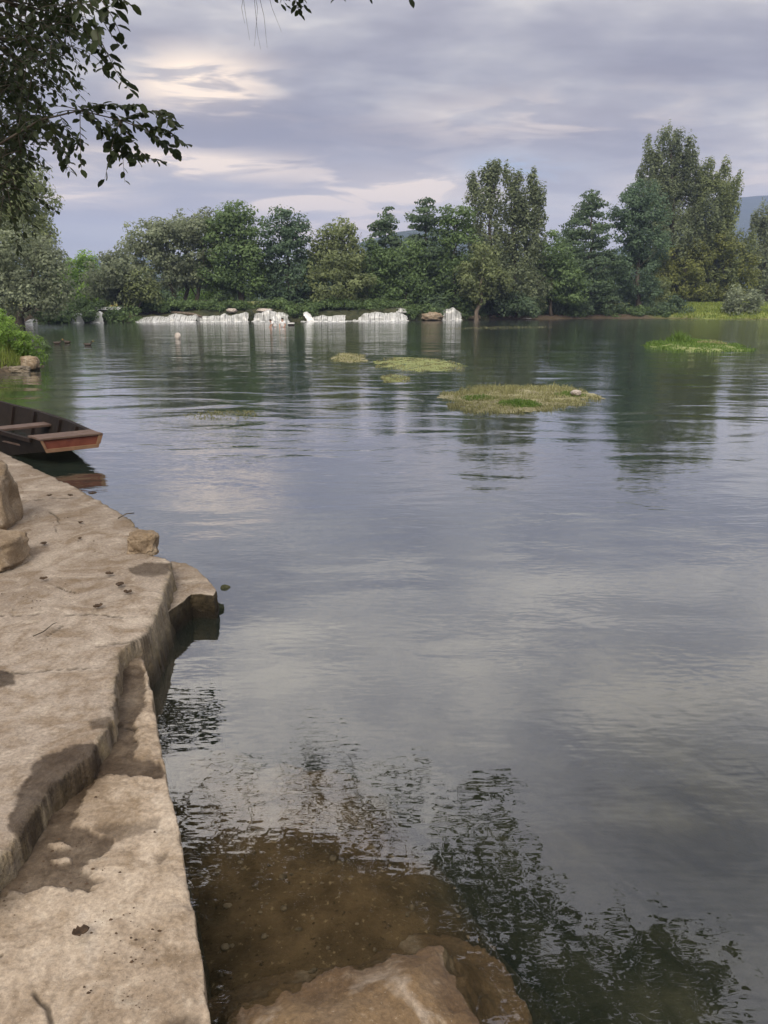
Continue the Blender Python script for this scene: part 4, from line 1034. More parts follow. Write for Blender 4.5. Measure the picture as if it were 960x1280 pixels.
fall(95, 104, 386.5, 403, 'left of the twin narrow white falls under the round grey-green tree', 3, .35)
fall(119, 129, 387.5, 403, 'right of the twin narrow white falls under the round grey-green tree', 4, .45)
fall(174, 214, 394.5, 402.5, 'low foaming rapids spilling left of the widest curtain', 5, 1.0)
fall(210, 247, 390.0, 402.5, 'stepped white cascade under the fallen log', 6, .9)
fall(244, 311, 388.0, 402, 'widest white curtain of the weir, below the full mid-green tree', 7, .5)
fall(318, 361, 386.5, 402, 'square-edged white fall directly behind the two bathers', 8, .35)
fall(379, 388, 386.5, 402, 'thin arching spout of white water left of the long fall', 9, .5, lean=.55)
fall(390, 432, 390.5, 402, 'low white fall joining the left end of the long tiered fall', 10, .6)
fall(430, 509, 389.5, 401.2, 'long tiered white fall under the green bushes at the right of the weir', 11, .7)
fall(553, 576, 384, 400, 'separate white fall at the dark bank below the rounded green tree', 12, .5)
fall(641, 660, 392.5, 398, 'tiny white rapid on the bare bank below the poplar fan', 13, 1.2, Y=96)
# upper tier of the long fall, a thing of its own behind it
fall(438, 508, 384.5, 390.5, 'upper tier of white water feeding the long fall under the green bushes', 14, .35, Y=87.6, foam=False)
fall(92, 152, 383.4, 387.2, 'thin sheet of upper water slipping towards the twin narrow falls', 15, .5, Y=weir_y(120) + 1.6, foam=False)
# pale flat stones on the lip, a log, bank rocks
def lip(px, py, Y, size, seed, label, mat='rock_pale', cat='rock', group='pale stones on the weir'):
    p_ = P(px, py, Y); me = rock_mesh('rock', p_, size, seed, 0.1, .32, 4, .2, 2.2)
    return tag(link('rock', me, MAT[mat]), label, cat, group)
lip(290, 388.2, 83.7, (1.0, .8, .42), 21, 'pale flat stone on the lip of the widest curtain')
lip(331, 387.6, 83.8, (1.5, .8, .30), 22, 'long pale stone slab on top of the square-edged fall')
lip(239, 389.4, 83.8, (.9, .6, .25), 23, 'small pale stone on the weir left of the widest curtain')
lip(540, 396, 87.5, (2.2, 1.2, .9), 24, 'brown bank rock right of the long tiered fall', 'rock_warm', group='rocks on the far bank')
lip(591, 396.5, 91, (1.8, 1.0, .5), 25, 'grey-brown rock beside the tilted brown trunk at the waterline', 'rock_warm', group='rocks on the far bank')
lip(624, 396.3, 94, (2.4, 1.2, .5), 26, 'long low brown rock left of the tiny white rapid', 'rock_warm', group='rocks on the far bank')
lip(690, 397.2, 101, (2.6, 1.2, .4), 27, 'flat pinkish bank rock below the dip in the trees', 'rock_warm', group='rocks on the far bank')
lip(725, 396.8, 103, (2.0, 1.2, .5), 28, 'brown bank rock left of the scrubby olive shrub', 'rock_warm', group='rocks on the far bank')
lip(795, 395.8, 104, (3.2, 1.2, .45), 29, 'pale line of bank rock left of the lawn', 'rock_warm', group='rocks on the far bank')
lip(180, 399.5, 82, (2.2, 1.0, .5), 30, 'dark wet rock at the foot of the little spreading tree', 'rock_mossy', group='rocks on the far bank')
lip(312, 396, 83, (.9, .8, 1.4), 31, 'mossy rock pillar parting the widest curtain from the square-edged fall', 'rock_mossy', group='rocks on the far bank')
mb = MB(); mb.tube([P(214, 391, 82.6), P(228, 391.5, 82.4), P(243, 393, 82.2), P(252, 396, 82.0)], [.16, .17, .14, .1], 7)
tag(mb.build('fallen_log', MAT['bark_pale'], smooth=True), 'grey fallen log lying across the stepped cascade', 'log')
# picnic table, and a railing standing in for lit ground, behind the weir
MAT['lit_ground'] = wood('lit_ground_yellow', (0.42, 0.30, 0.09), (0.55, 0.42, 0.16))
q = P(254, 381, 88); zg = gh(q.x, 88)
pt = empty('picnic_table', (q.x, 88, zg), 'weathered wooden picnic table among the dark stems behind the weir', 'table')
mb = MB(); mb.box((q.x, 88, zg + .75), (1.8, .8, .05)); mb.build('tabletop', MAT['wood_grey'], pt)
for s_ in (-.75, .75):
    mb = MB(); mb.box((q.x, 88 + s_, zg + .45), (1.8, .28, .05)); mb.build('bench', MAT['wood_grey'], pt)
for s_ in (-.65, .65):
    mb = MB(); mb.bar((q.x + s_, 87.3, zg), (q.x + s_, 87.85, zg + .725), .08, .06); mb.bar((q.x + s_, 88.7, zg), (q.x + s_, 88.15, zg + .725), .08, .06); mb.bar((q.x + s_ + .07, 87.2, zg + .40), (q.x + s_ + .07, 88.8, zg + .40), .05, .045)
    mb.build('leg', MAT['wood_grey'], pt)
a = P(84, 382, 90); b = P(152, 382, 90); zg = gh((a.x + b.x) / 2, 90)
fn = empty('railing', ((a.x + b.x) / 2, 90, zg), 'low yellow railing standing in for a strip of lit ground behind the twin narrow falls', 'railing')
mb = MB(); mb.box(((a.x + b.x) / 2, 90, a.z), (b.x - a.x, .06, .22)); mb.build('rail', MAT['lit_ground'], fn)
mb = MB(); mb.box(((a.x + b.x) / 2, 90, a.z - .42), (b.x - a.x, .06, .14)); mb.build('rail', MAT['lit_ground'], fn)
for i in range(5):
    x = a.x + (b.x - a.x) * i / 4; mb = MB(); mb.box((x, 89.93, (zg + a.z + .3) / 2 - .1), (.16, .08, a.z + .5 - zg)); mb.build('post', MAT['bark'], fn)

# ------------------------------------------------------------------ grass builders
def blades(name, pts, hgts, seed, lean=0.35, wd=0.012, base_dir=None):
    rng = np.random.default_rng(seed); n = len(pts); pts = np.asarray(pts, float); hgts = np.asarray(hgts, float)
    a = rng.uniform(0, 2 * math.pi, n); l = rng.normal(size=(n, 2)) * lean
    if base_dir is not None: l += np.array(base_dir)
    wv_ = np.stack([np.cos(a), np.sin(a), 0 * a], 1) * wd
    mid = pts + np.stack([l[:, 0] * hgts * .35, l[:, 1] * hgts * .35, hgts * .6], 1)
    tip = pts + np.stack([l[:, 0] * hgts, l[:, 1] * hgts, hgts * np.clip(1 - .3 * np.hypot(l[:, 0], l[:, 1]), .3, 1)], 1)
    V = np.stack([pts - wv_, pts + wv_, mid + wv_ * .75, mid - wv_ * .75, tip], 1).reshape(-1, 3)
    i = np.arange(n)[:, None] * 5
    q = (i + np.array([[0, 1, 2, 3]])); t = (i + np.array([[3, 2, 4]]))
    loops = np.concatenate([q, t], 1).ravel(); cnt = np.tile([4, 3], n)
    return mesh_np(name, V, loops, cnt, {'tint': np.repeat(rng.uniform(0, 1, n), 5)})
def island(name, pts_px, label, cat, seed, hmax=0.05, nb=4000, bh=(.05, .16), bmat='weed', mmat='mat', extra=None, lean=.6, wd=.008, zlift=0.0, patch=None):
    poly = [G(*q, 0.0)[:2] for q in pts_px]
    xs = [p[0] for p in poly]; ys = [p[1] for p in poly]
    nx, ny = 110, 90
    gx = np.linspace(min(xs) - .1, max(xs) + .1, nx); gy = np.linspace(min(ys) - .1, max(ys) + .1, ny)
    gX, gY = np.meshgrid(gx, gy)
    size = min(max(xs) - min(xs), max(ys) - min(ys))
    sd = sdf_poly(gX, gY, poly) + size * (0.20 * fbm(gX * 5 / size, gY * 5 / size, None, 5, seed) + .10 * fbm(gX * 18 / size, gY * 18 / size, None, 3, seed + 6))
    hz_ = hmax * sstep(0.02, -0.25 * size, sd) + 0.022 * fbm(gX * 5, gY * 5, None, 4, seed + 4) + zlift - 0.10 * sstep(-.02, .06 * size, sd)
    f = (sd < 0.06 * size); fm = f[:-1, :-1] & f[1:, 1:] & f[1:, :-1] & f[:-1, 1:]
    q = grid_loops(ny, nx, fm); used = np.unique(q); rm = np.full(gX.size, -1); rm[used] = np.arange(len(used))
    ctr = (sum(xs) / len(xs), sum(ys) / len(ys), 0)
    root = empty(name, ctr, label, cat)
    me = mesh_np('mat', np.stack([gX, gY, hz_], -1).reshape(-1, 3)[used], rm[q], np.full(len(q), 4))
    link('mat', me, MAT[mmat], root)
    rng = np.random.default_rng(seed)
    bx = rng.uniform(min(xs), max(xs), nb * 3); by = rng.uniform(min(ys), max(ys), nb * 3)
    s_ = sdf_poly(bx, by, poly) + size * (0.20 * fbm(bx * 5 / size, by * 5 / size, None, 5, seed) + .10 * fbm(bx * 18 / size, by * 18 / size, None, 3, seed + 6))
    dn = fbm(bx * 3, by * 3, None, 3, seed + 2)
    ok = (s_ < 0.05 * size) & (dn + rng.uniform(-.5, .5, nb * 3) > -0.15)
    bx, by, s_, dn = bx[ok][:nb], by[ok][:nb], s_[ok][:nb], dn[ok][:nb]
    hh = (bh[0] + (bh[1] - bh[0]) * rng.uniform(0, 1, len(bx)) ** 1.6) * (0.75 + 0.6 * np.clip(dn, -.5, 1))
    zz_ = np.maximum(hmax * sstep(0.02, -0.25 * size, s_) - .01, 0.0)
    link('grass_blades', blades('grass_blades', np.stack([bx, by, zz_], 1), hh, seed, lean, wd), MAT[bmat], root, smooth=False)['kind'] = 'stuff'
    if extra:
        for (cx_, cy_, rx_, n_, h0, h1, mt) in extra:
            c = G(cx_, cy_, 0.0); rr_ = rx_ * pxm(c[1])
            ang = rng.uniform(0, 6.28, n_); rd = rr_ * np.sqrt(rng.uniform(0, 1, n_))
            pp = np.stack([c[0] + np.cos(ang) * rd, c[1] + np.sin(ang) * rd * 1.2, np.full(n_, hmax * .5)], 1)
            link('grass_tuft', blades('grass_tuft', pp, (h0 + (h1 - h0) * rng.uniform(0, 1, n_) ** 1.7) * (1.15 - .75 * rd / rr_), seed + 3, .35, wd * 1.2), MAT[mt], root, smooth=False)['kind'] = 'stuff'
    return root
island('weed_island', [(552, 496), (575, 488), (610, 485), (660, 483), (700, 484), (736, 492), (728, 502), (690, 507), (668, 514), (640, 517), (600, 514), (572, 506)], 'nearest low island of tangled brown-green water weed with a white stone on it', 'weed island', 3,
       .035, 9000, (.03, .11), extra=[(622, 492, 34, 240, .08, .30, 'weed'), (690, 490, 24, 140, .08, .26, 'weed'), (585, 496, 18, 90, .08, .24, 'weed'), (648, 507, 26, 900, .06, .16, 'weed_green'), (600, 500, 22, 500, .05, .14, 'weed_green'), (712, 495, 18, 400, .05, .13, 'weed_green')])
island('weed_island', [(804, 433), (830, 427), (850, 423.5), (880, 426), (925, 433), (928, 438), (890, 440), (840, 438)], 'green grassy islet with a tall tuft, at the right of the river', 'weed island', 8,
       .10, 7000, (.04, .16), 'weed_green', 'algae', extra=[(850, 431, 16, 700, .15, .75, 'weed_green'), (846, 431, 6, 160, .5, .95, 'weed_green'), (822, 432, 14, 400, .15, .35, 'weed_green'), (888, 432, 18, 500, .12, .34, 'weed')], wd=.018)
island('weed_mat', [(470, 452), (500, 447), (545, 449), (578, 455), (570, 462), (520, 464), (482, 459)], 'yellow-green weed mat afloat behind the nearest weed island', 'weed mat', 12, .004, 2200, (.015, .06), 'weed', 'algae', wd=.012)
island('weed_mat', [(415, 446), (430, 441), (452, 444), (458, 451), (436, 453), (420, 451)], 'small weed mat left of the yellow-green one in mid-river', 'weed mat', 15, .004, 900, (.02, .09), 'weed', 'mat', wd=.012)
island('weed_mat', [(476, 471), (495, 468), (512, 472), (505, 478), (484, 478)], 'small thin weed mat nearest the left tip of the nearest weed island', 'weed mat', 17, .0, 600, (.02, .06), 'weed', 'algae', wd=.01)
island('weed_mat', [(222, 519), (260, 514), (300, 513), (322, 518), (300, 524), (250, 524)], 'faint half-sunk weed mat in open water right of the moored boat', 'weed mat', 19, .0, 500, (.01, .04), 'weed', 'mat', wd=.008, zlift=-.02)
island('weed_mat', [(560, 410.5), (620, 408), (690, 408), (620, 411.5)], 'long thin weed streak far out before the dark bank', 'weed mat', 23, .0, 500, (.01, .05), 'weed', 'mat', wd=.02, zlift=-.012)
rock('rock', 721, 494.5, .04, (.20, .16, .11), 41, 'small white stone sitting on the right end of the nearest weed island', MAT['rock_pale'], .3, sink=.1, flat=.1)
rock('rock', 222, 424, 0, (.30, .26, .36), 43, 'pale pinkish stone standing alone out of the water at mid-left', MAT['rock_pale'], .3, sink=.2, flat=.1)

# ------------------------------------------------------------------ grassy spit on the left with its rocks
rng = np.random.default_rng(61)
bx = rng.uniform(-15, -9.4, 60000); by = rng.uniform(18.5, 27, 60000)
s, s2 = land_s(bx, by); ok = (s2 > 0.25) & (s2 < 3.5)
bx, by, s2 = bx[ok][:15000], by[ok][:15000], s2[ok][:15000]
bz = ground_h(bx, by) - .02
hh = rng.uniform(.10, .38, len(bx)) * (0.6 + .7 * np.clip(s2, 0, 1.3)) * (1 + .6 * fbm(bx * 1.2, by * 1.2, None, 3, 6))
tag(link('spit_grass', blades('spit_grass', np.stack([bx, by, bz], 1), hh, 5, .3, .012), MAT['grass'], smooth=False), 'bright rough grass covering the small spit on the left shore', 'grass', kind='stuff')
def weed_plant(px, py, Y, htop, seed, label, mat='leaf_bright'):
    b = P(px, py, Y); zg = gh(b.x, Y); root = empty('leafy_weed', (b.x, Y, zg), label, 'plant', 'leafy weeds on the spit')
    rr = random.Random(seed); mb = MB(); lob_ = []
    for i in range(5):
        e = Vector((b.x + rr.uniform(-.35, .35), Y + rr.uniform(-.3, .3), zg + htop * rr.uniform(.65, 1.0)))
        mb.tube([(b.x, Y, zg - .1), Vector((b.x, Y, zg)).lerp(e, .5) + Vector((0, 0, .12)), e], [.012, .009, .004], 5)
        lob_.append((e - Vector((0, 0, .12)), (.20, .20, .30))); lob_.append((e - Vector((0, 0, .5)), (.18, .18, .25)))
    mb.build('stem', MAT['bark'], root, smooth=True)
    link('foliage', crown_mesh('foliage', lob_, seed, 'round', .085, 16, .10, 10), MAT[mat], root, smooth=False)
weed_plant(12, 440, 23.5, 1.25, 1, 'tallest leafy green weed at the left edge on the grassy spit')
weed_plant(29, 440, 23.0, .95, 2, 'middle leafy weed on the spit left of the brown rock')
weed_plant(-8, 440, 22.5, 1.1, 3, 'leafy weed cut by the left edge of view on the spit')
weed_plant(40, 445, 24.5, .7, 4, 'low leafy weed at the tip of the spit above the rocks', 'leaf_green')
rock('rock', 35, 462, 0.02, (.48, .42, .42), 51, 'largest brown rock at the tip of the grassy spit', MAT['rock_warm'], .2, sink=.3)
rock('rock', 12, 460, 0.02, (.26, .26, .42), 52, 'pale upright rock on the shore of the spit left of the brown one', MAT['rock_pale'], .5, sink=.3)
rock('rock', 22, 466, 0.0, (.50, .36, .20), 53, 'low flat rock at the waterline of the spit', MAT['rock'], .1, sink=.4)
rock('rock', 2, 466, 0.0, (.42, .36, .22), 54, 'small grey rock at the left edge at the foot of the spit', MAT['rock'], .8, sink=.4)
# lawn fringe on the right bank
bx = rng.uniform(36, 66, 60000); by = rng.uniform(88, 118, 60000)
s, _ = land_s(bx, by); ok = (s > 0.05) & (s < 14); bx, by, s = bx[ok][:16000], by[ok][:16000], s[ok][:16000]
bz = ground_h(bx, by) - .03
tag(link('lawn_grass', blades('lawn_grass', np.stack([bx, by, bz], 1), rng.uniform(.15, .45, len(bx)), 9, .3, .05), MAT['grass'], smooth=False), 'bright mown and rough grass on the bank at the right', 'grass', kind='stuff')

# ------------------------------------------------------------------ ducks and bathers
def skin_mesh(name, verts, edges, radii, sub=2, root=0):
    me = bpy.data.meshes.new(name); me.from_pydata(verts, edges, []); me.update()
    o = bpy.data.objects.new(name, me); C.objects.link(o)
    md = o.modifiers.new('s', 'SKIN'); md.use_smooth_shade = True
    for i, r in enumerate(radii):
        sv = me.skin_vertices[0].data[i]; sv.radius = (r, r) if not isinstance(r, tuple) else r; sv.use_root = (i == root)
    ms = o.modifiers.new('u', 'SUBSURF'); ms.levels = sub; ms.render_levels = sub
    dg = bpy.context.evaluated_depsgraph_get()
    res = bpy.data.meshes.new_from_object(o.evaluated_get(dg)); res.name = name
    bpy.data.objects.remove(o); bpy.data.meshes.remove(me)
    return res
def mat_flat(name, c, rough=.7):
    return mat_noise(name, tuple(x * .85 for x in c), tuple(min(1, x * 1.1) for x in c), 12, rough, .1, bd=.003)
MAT['duck'] = mat_flat('duck_feather', (.055, .042, .032)); MAT['duck_head'] = mat_flat('duck_head', (.022, .028, .022)); MAT['bill'] = mat_flat('duck_bill', (.35, .25, .06))
MAT['skin'] = mat_flat('skin', (.52, .31, .22), .55); MAT['shirt'] = mat_flat('white_shirt', (.80, .80, .80)); MAT['hair'] = mat_flat('dark_hair', (.03, .02, .015)); MAT['white'] = mat_flat('white_paint', (.78, .78, .76), .4)
def duck(px, py, rz, label):
    x, y, _ = G(px, py, 0)
    root = empty('duck', (x, y, 0), label, 'duck', 'ducks swimming at the left')
    def w_(q): return (x + q[0] * math.cos(rz) - q[1] * math.sin(rz), y + q[0] * math.sin(rz) + q[1] * math.cos(rz), q[2])
    vs = [(0, 0, .045), (-.10, 0, .05), (-.20, 0, .09), (.09, 0, .05), (.14, 0, .10), (.155, 0, .17), (.185, 0, .20)]
    b = skin_mesh('body', [w_(q) for q in vs], [(0, 1), (1, 2), (0, 3), (3, 4), (4, 5), (5, 6)], [(.085, .075), (.075, .065), (.022, .018), (.07, .06), (.038, .038), (.032, .032), (.038, .036)])
    link('body', b, MAT['duck'], root)
    mb = MB(); mb.tube([w_((.21, 0, .197)), w_((.25, 0, .19)), w_((.275, 0, .187))], [.016, .014, .008], 6); mb.build('bill', MAT['bill'], root, smooth=True)
duck(72, 430, .2, 'dark duck leading the pair swimming towards the left shore')
duck(84, 429, 2.9, 'dark duck facing the other of the pair by the left shore')
duck(110, 432, .1, 'lone dark duck swimming right of the pair')
def bather(px, py, facing, label, bend, arm_down):
    x, y, _ = G(px, py, 0)
    root = empty('person', (x, y, -.75), label, 'person', 'bathers in the river')
    k, s_ = math.cos(facing), math.sin(facing)
    def w_(q): return (x + q[0] * k - q[1] * s_, y + q[0] * s_ + q[1] * k, q[2] - .25)
    # local: +x is where the person faces; river bed at -0.62, hips at 0.22
    B = bend
    pel = (0, 0, .24); wai = (.05 * B, 0, .38); che = (.28 * B, 0, .60 - .10 * B); nek = (.42 * B, 0, .76 - .18 * B); hed = (.50 * B, 0, .90 - .2 * B); crn = (.55 * B, 0, .98 - .2 * B)
    vs = [pel, wai, che, nek, hed, crn]
    ed = [(0, 1), (1, 2), (2, 3), (3, 4), (4, 5)]
    rd = [(.15, .12), (.145, .11), (.16, .11), (.055, .055), (.085, .095), (.06, .07)]
    for sg in (-1, 1):
        b0 = len(vs)
        sh = (che[0] + .06 * B, sg * .18, che[2] + .08)
        if arm_down: el_ = (sh[0] + .10, sg * .25, sh[2] - .27); ha = (sh[0] + .26, sg * .20, max(.03, sh[2] - .50))
        else: el_ = (sh[0] + .04, sg * .26, sh[2] - .28); ha = (sh[0] + .2, sg * .14, sh[2] - .42)
        fin = (ha[0] + .09, ha[1] - sg * .02, ha[2] - .04)
        vs += [sh, el_, ha, fin]; rd += [.062, .045, .034, .022]; ed += [(2, b0), (b0, b0 + 1), (b0 + 1, b0 + 2), (b0 + 2, b0 + 3)]
        b0 = len(vs)
        vs += [(0, sg * .10, .16), (.05, sg * .12, -.22), (0, sg * .12, -.56), (.12, sg * .13, -.60)]; rd += [.095, .065, .045, .035]
        ed += [(0, b0), (b0, b0 + 1), (b0 + 1, b0 + 2), (b0 + 2, b0 + 3)]
    me = skin_mesh('body', [w_(q) for q in vs], ed, rd)
    link('body', me, MAT['skin'], root)
    vs2 = [pel, wai, che, (nek[0] * .92, 0, nek[2] - .05)]; ed2 = [(0, 1), (1, 2), (2, 3)]; rd2 = [(.21, .18), (.20, .17), (.21, .16), (.085, .085)]
    for sg in (-1, 1):
        b0 = len(vs2); sh = (che[0] + .06 * B, sg * .18, che[2] + .08)
        el_ = (sh[0] + .05, sg * .225, sh[2] - .15); vs2 += [sh, el_]; rd2 += [.10, .085]; ed2 += [(2, b0), (b0, b0 + 1)]
    link('shirt', skin_mesh('shirt', [w_(q) for q in vs2], ed2, rd2), MAT['shirt'], root)
    hm_ = rock_mesh('hair', w_((hed[0] - .015, 0, hed[2] + .055)), (.21, .20, .17), 4, facing, .06, 3, .0)
    link('hair', hm_, MAT['hair'], root)
bather(344, 409, R(200), 'person in a white shirt bending towards the water, left of the two bathers', .75, True)
bather(354, 409, R(250), 'person in a white shirt wading upright, right of the two bathers', .25, False)
a = Vector(G(360, 407, 0)); b = Vector(G(368, 407, 0))
fl = empty('floating_board', ((a.x + b.x) / 2, a.y, 0), 'short white board floating beside the two bathers', 'board')
mb = MB(); mb.box(((a.x + b.x) / 2, a.y, .19), (b.x - a.x, .5, .10)); mb.build('deck', MAT['white'], fl, bevel=.02)
mb = MB(); mb.box(((a.x + b.x) / 2, a.y, .05), ((b.x - a.x) * .9, .42, .18)); mb.build('float', MAT['wood_in'], fl, bevel=.02)

# ------------------------------------------------------------------ the tree overhanging the viewer: trunk out of view at the left, leafy shoots reaching over the river
class Shoots:
    def __init__(s, seed): s.r = np.random.default_rng(seed); s.P = []; s.D = []; s.N = []; s.S = []; s.T = []; s.tw = MB()
    def shoot(s, pts, step=0.055, size=0.10, rad=0.006, spread=0.9, bare=0.0):
        pts = [Vector(p) for p in pts]
        s.tw.tube(pts, [rad * (1 - .75 * i / (len(pts) - 1)) for i in range(len(pts))], 5)
        sgn = 1
        for a, b in zip(pts[:-1], pts[1:]):
            L_ = (b - a).length; n = max(1, int(L_ / step)); d = (b - a).normalized()
            for i in range(n):
                if s.r.random() < bare: continue
                p = a.lerp(b, (i + s.r.random()) / n)
                sd_ = d.cross(Vector((0, 0, 1)));
                if sd_.length < .1: sd_ = Vector((1, 0, 0))
                sd_.normalize(); sgn = -sgn
                dr = d * .55 + sd_ * sgn * spread * s.r.uniform(.4, 1.2) + Vector(s.r.normal(size=3)) * .3 + Vector((0, 0, -.35))
                nr = Vector((0, 0, 1)) + Vector(s.r.normal(size=3)) * .45
                s.P.append(p); s.D.append(dr.normalized()); s.N.append(nr); s.S.append(size * s.r.uniform(.6, 1.25)); s.T.append(s.r.random())
    def leaves(s, name):
        P_ = np.array([tuple(q) for q in s.P]); D = np.array([tuple(q) for q in s.D]); N = np.array([tuple(q) for q in s.N]); S_ = np.array(s.S)
        B = np.cross(N, D); B /= np.linalg.norm(B, axis=1)[:, None] + 1e-9; N = np.cross(D, B)
        tmpl = np.array([(0.02, 0, 0), (.32, 0, -.03), (.68, 0, -.03), (1, 0, -.10), (.26, .24, .05), (.62, .29, .05), (.26, -.24, .05), (.62, -.29, .05), (.88, .15, -.0), (.88, -.15, 0)])
        V = P_[:, None, :] + S_[:, None, None] * (tmpl[None, :, 0:1] * D[:, None, :] + tmpl[None, :, 1:2] * B[:, None, :] + tmpl[None, :, 2:3] * N[:, None, :])
        faces = [(0, 4, 1), (1, 4, 5, 2), (2, 5, 8), (2, 8, 3), (0, 1, 6), (1, 2, 7, 6), (2, 9, 7), (2, 3, 9)]
        fl_ = np.concatenate([np.array(f) for f in faces]); cn = np.array([len(f) for f in faces])
        n = len(P_); loops = (np.arange(n)[:, None] * 10 + fl_[None, :]).ravel()
        return mesh_np(name, V.reshape(-1, 3), loops, np.tile(cn, n), {'tint': np.repeat(np.array(s.T), 10)})
SH = Shoots(21)
tb = Vector((-6.6, 4.4, 0.2))
alder = empty('overhanging_tree', tb, 'dark-leaved tree leaning from the left, its branches hanging into the top of view', 'tree')
limbs = MB()
limbs.tube([tb - Vector((0, 0, .5)), tb + Vector((.1, .1, 1.2)), tb + Vector((.5, .5, 2.8)), tb + Vector((1.0, 1.3, 4.6)), tb + Vector((1.7, 2.2, 6.6)), tb + Vector((2.4, 3.0, 8.6))], [.34, .27, .24, .19, .13, .06], 12)
fork1 = tb + Vector((.6, .7, 3.2)); fork2 = tb + Vector((1.0, 1.3, 4.6)); fork3 = tb + Vector((1.5, 1.9, 6.0))
def limb(pts, r0, r1): limbs.tube(pts, [r0 + (r1 - r0) * i / (len(pts) - 1) for i in range(len(pts))], 7)
def rnd3(a): return Vector(SH.r.normal(size=3)) * a
def sprig(p, length, size, n=2, droop=.35, step=.055, dirv=None):
    for _ in range(n):
        d = Vector(SH.r.normal(size=3)) if dirv is None else dirv + rnd3(.45)
        d.z *= .5; d.normalize()
        q = [p]
        for i in range(1, 5):
            q.append(q[-1] + d * length / 4 + Vector((0, 0, -droop * length / 4 * i * .5)))
        SH.shoot(q, step, size, .004 + length * .004)
# branch running right across the upper left, its leafy tip out over the water
br = [P(x_, y_, d_) for x_, y_, d_ in ((-60, 215, 9.6), (0, 180, 9.6), (50, 150, 9.6), (100, 138, 9.6), (150, 150, 9.6), (190, 165, 9.6))]
limb([fork1, fork1.lerp(br[0], .55) + Vector((0, 0, .3))] + br, .020, .004)
for q, sz in ((br[2], .10), (br[3], .10), (br[4], .10)): sprig(q, .5, sz, 4)
for path in (((150, 150), (170, 142), (195, 138), (215, 142)), ((165, 155), (190, 158), (212, 165), (232, 180)), ((150, 152), (165, 175), (180, 195), (203, 202)), ((130, 148), (148, 170), (160, 190), (172, 200)),
             ((100, 138), (118, 150), (135, 165), (148, 178)), ((75, 145), (85, 165), (98, 180)), ((100, 138), (125, 130), (150, 132), (175, 130)), ((180, 162), (200, 175), (222, 190)), ((90, 175), (83, 198), (88, 216)),
             ((110, 140), (125, 160), (140, 182), (142, 196)), ((195, 140), (210, 150), (222, 160)), ((60, 150), (70, 170), (75, 186))):
    SH.shoot([P(a_, b_, 9.6 + SH.r.uniform(-.2, .2)) for a_, b_ in path], .024, .118, .004)
# nearer drooping spray with larger leaves
br = [P(x_, y_, d_) for x_, y_, d_ in ((-60, -90, 7.4), (20, -60, 7.4), (70, -40, 7.5), (105, -10, 7.5))]
limb([fork2, fork2.lerp(br[0], .6) + Vector((0, 0, .2))] + br, .09, .01)
for path in (((105, -20), (118, 20), (125, 60), (130, 95)), ((120, -10), (140, 20), (152, 45), (160, 62)), ((100, 0), (108, 25), (118, 40)), ((128, 55), (138, 75), (148, 95), (168, 118)), ((135, -10), (150, -2), (164, 6)),
             ((90, -20), (100, 10), (108, 40), (118, 62)), ((120, 10), (138, 42), (150, 58)), ((110, -20), (128, -8), (150, 20))):
    SH.shoot([P(a_, b_, 7.5 + SH.r.uniform(-.2, .2)) for a_, b_ in path], .05, .125, .005)
# denser mass behind
POLYA = [(-90, -90), (75, -90), (95, 20), (80, 70), (92, 120), (75, 165), (45, 190), (22, 230), (0, 255), (-90, 300)]
def in_poly(px, py, poly): return sdf_poly(np.array([px]), np.array([py]), poly)[0] < 0
cnt = 0
while cnt < 400:
    px, py = SH.r.uniform(-90, 100), SH.r.uniform(-90, 290)
    if not in_poly(px, py, POLYA): continue
    cl_ = vnoise(np.array([px / 38.0]), np.array([py / 30.0]), None, 3)[0]
    if cl_ < -0.22 + (0.35 if px > 55 else 0): continue
    d_ = SH.r.uniform(10.0, 13.5); p = P(px, py, d_)
    sprig(p, .55, .098, 2, .4, .055); cnt += 1
for (x_, y_, d_) in ((10, 60, 11), (40, 120, 11.5), (-20, 150, 11), (0, 210, 12), (50, 20, 10.8), (-40, 20, 11.5)):
    e = P(x_, y_, d_); limb([fork2, fork2.lerp(e, .5) + Vector((0, 0, .5)), e], .04, .01)
    for k in range(6):
        f = P(x_ + SH.r.uniform(-40, 40), y_ + SH.r.uniform(-40, 40), d_ + SH.r.uniform(-.5, .5)); limb([e.lerp(fork2, .1 * k / 2), e.lerp(f, .5), f], .016, .004)
# hem of the canopy at the top centre: a few leaves and bare hanging twigs
hem = P(360, -60, 10.5)
limb([fork3, fork3.lerp(hem, .5) + Vector((0, 0, .9)), hem], .08, .012)
for path in (((345, -30), (352, -5), (358, 8)), ((362, -30), (370, 0), (375, 20)), ((335, -20), (345, 0), (352, 6)), ((375, -30), (378, -5), (381, 12)), ((455, -30), (462, 0)), ((425, -30), (422, -2)), ((500, -30), (512, -2))):
    SH.shoot([P(a_, b_, 10.4 + SH.r.uniform(-.2, .2)) for a_, b_ in path], .04, .10, .003)
for path in (((303, -40), (305, 5), (312, 50)), ((312, -40), (322, 10), (318, 58)), ((325, -40), (318, 0), (322, 42), (326, 62)), ((330, -30), (340, 10), (352, 40)), ((318, -30), (330, 20), (334, 60)), ((308, -30), (302, 10), (306, 30))):
    SH.shoot([P(a_, b_, 10.4) for a_, b_ in path], 9, .1, .0035, bare=1.0)
    limbs.tube([hem, P(path[0][0], path[0][1], 10.4)], [.006, .004], 5)
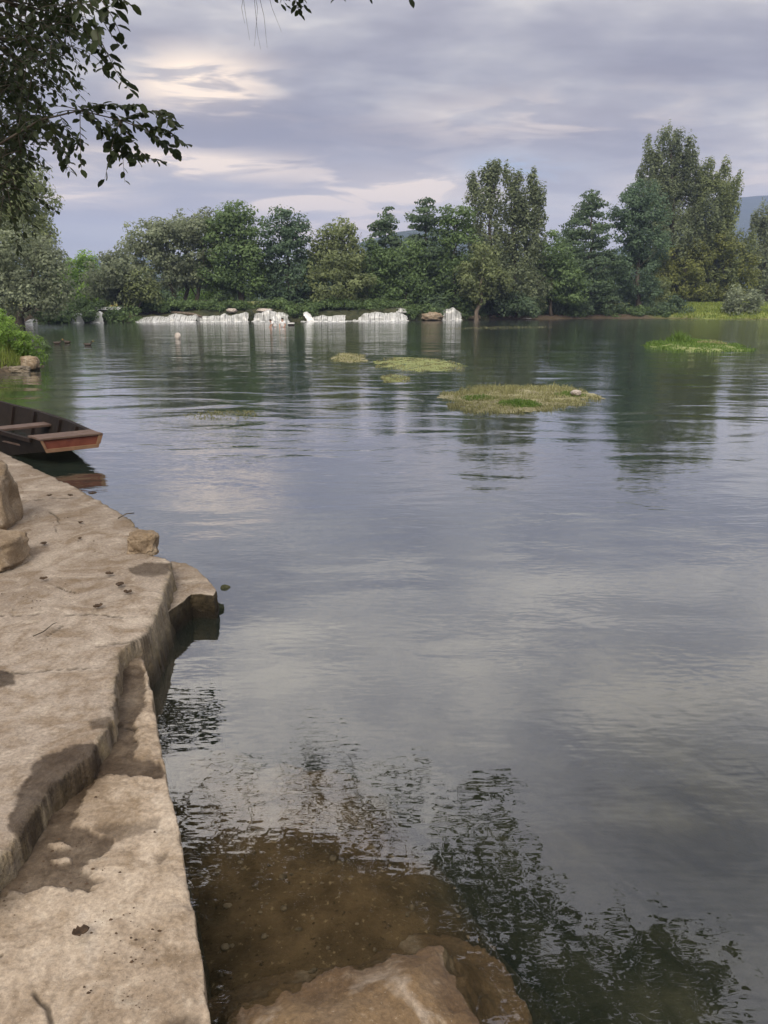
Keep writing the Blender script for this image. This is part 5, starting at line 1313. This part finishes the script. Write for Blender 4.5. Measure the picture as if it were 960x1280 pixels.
# boughs over the near water: what the river mirrors at the foot of the picture
def mirror_pt(px, py, extra):
    d = ray(px, py); t = -H / d.z; hit = Vector((d.x * t, d.y * t, 0)); r_ = Vector((d.x, d.y, -d.z)).normalized()
    k = 2.0
    while k < 60:
        p = hit + r_ * k
        fz = p.y * cT - (p.z - H) * sT; uz = p.y * sT + (p.z - H) * cT
        if fz > .1 and (640 - FPX * uz / fz) < -175: return p + r_ * extra
        k += .1
    return None
REFL = [([(222, 1040), (300, 1045), (400, 1060), (480, 1100), (560, 1180), (610, 1290), (270, 1290)], 600), ([(352, 918), (415, 910), (440, 955), (470, 1010), (440, 1050), (395, 1000), (360, 965)], 34), ([(250, 965), (330, 950), (350, 1010), (280, 1040)], 9), ([(440, 985), (530, 965), (520, 1010), (480, 1070), (455, 1050)], 22),
        ([(578, 985), (618, 965), (640, 1040), (660, 1085), (690, 1130), (690, 1290), (560, 1290), (545, 1180), (548, 1070)], 130), ([(690, 1150), (735, 1180), (750, 1290), (680, 1290)], 34),
        ([(785, 1140), (840, 1138), (835, 1180), (905, 1210), (905, 1245), (880, 1295), (760, 1295), (765, 1200)], 62), ([(205, 865), (285, 860), (270, 920), (225, 930)], 0), ([(470, 1060), (540, 1080), (560, 1180), (500, 1130)], 22), ([(560, 1290), (900, 1290), (1000, 1500), (500, 1500)], 90)]
for poly, n in REFL:
    big = .14 if n == 600 else .11
    x0, x1 = min(q[0] for q in poly), max(q[0] for q in poly); y0, y1 = min(q[1] for q in poly), max(q[1] for q in poly)
    done = 0; ends = []
    tries = 0
    while done < n and tries < 5000:
        tries += 1
        px, py = SH.r.uniform(x0, x1), SH.r.uniform(y0, y1)
        if not in_poly(px, py, poly): continue
        p = mirror_pt(px, py, SH.r.uniform(0, .8))
        if p is None: continue
        sprig(p, .45, big, 2, .25, .05); done += 1
        if done % 7 == 0: ends.append(p)
    if ends:
        c = sum(ends, Vector()) / len(ends)
        limb([fork3, fork3.lerp(c, .5) + Vector((0, 0, 1.2)), c + Vector((0, 0, .3))], .09, .02)
        for e in ends: limb([c + Vector((0, 0, .3)), c.lerp(e, .5) + Vector((0, 0, .25)), e], .02, .005)
limbs.build('trunk', MAT['bark'], alder, smooth=True)
tw = SH.tw.build('twigs', MAT['bark'], alder, smooth=True)
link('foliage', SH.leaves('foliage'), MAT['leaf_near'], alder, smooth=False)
print('polys', sum(len(o.data.polygons) for o in bpy.data.objects if o.type == 'MESH'), 'leaves', len(SH.P), 'objects', len(bpy.data.objects))
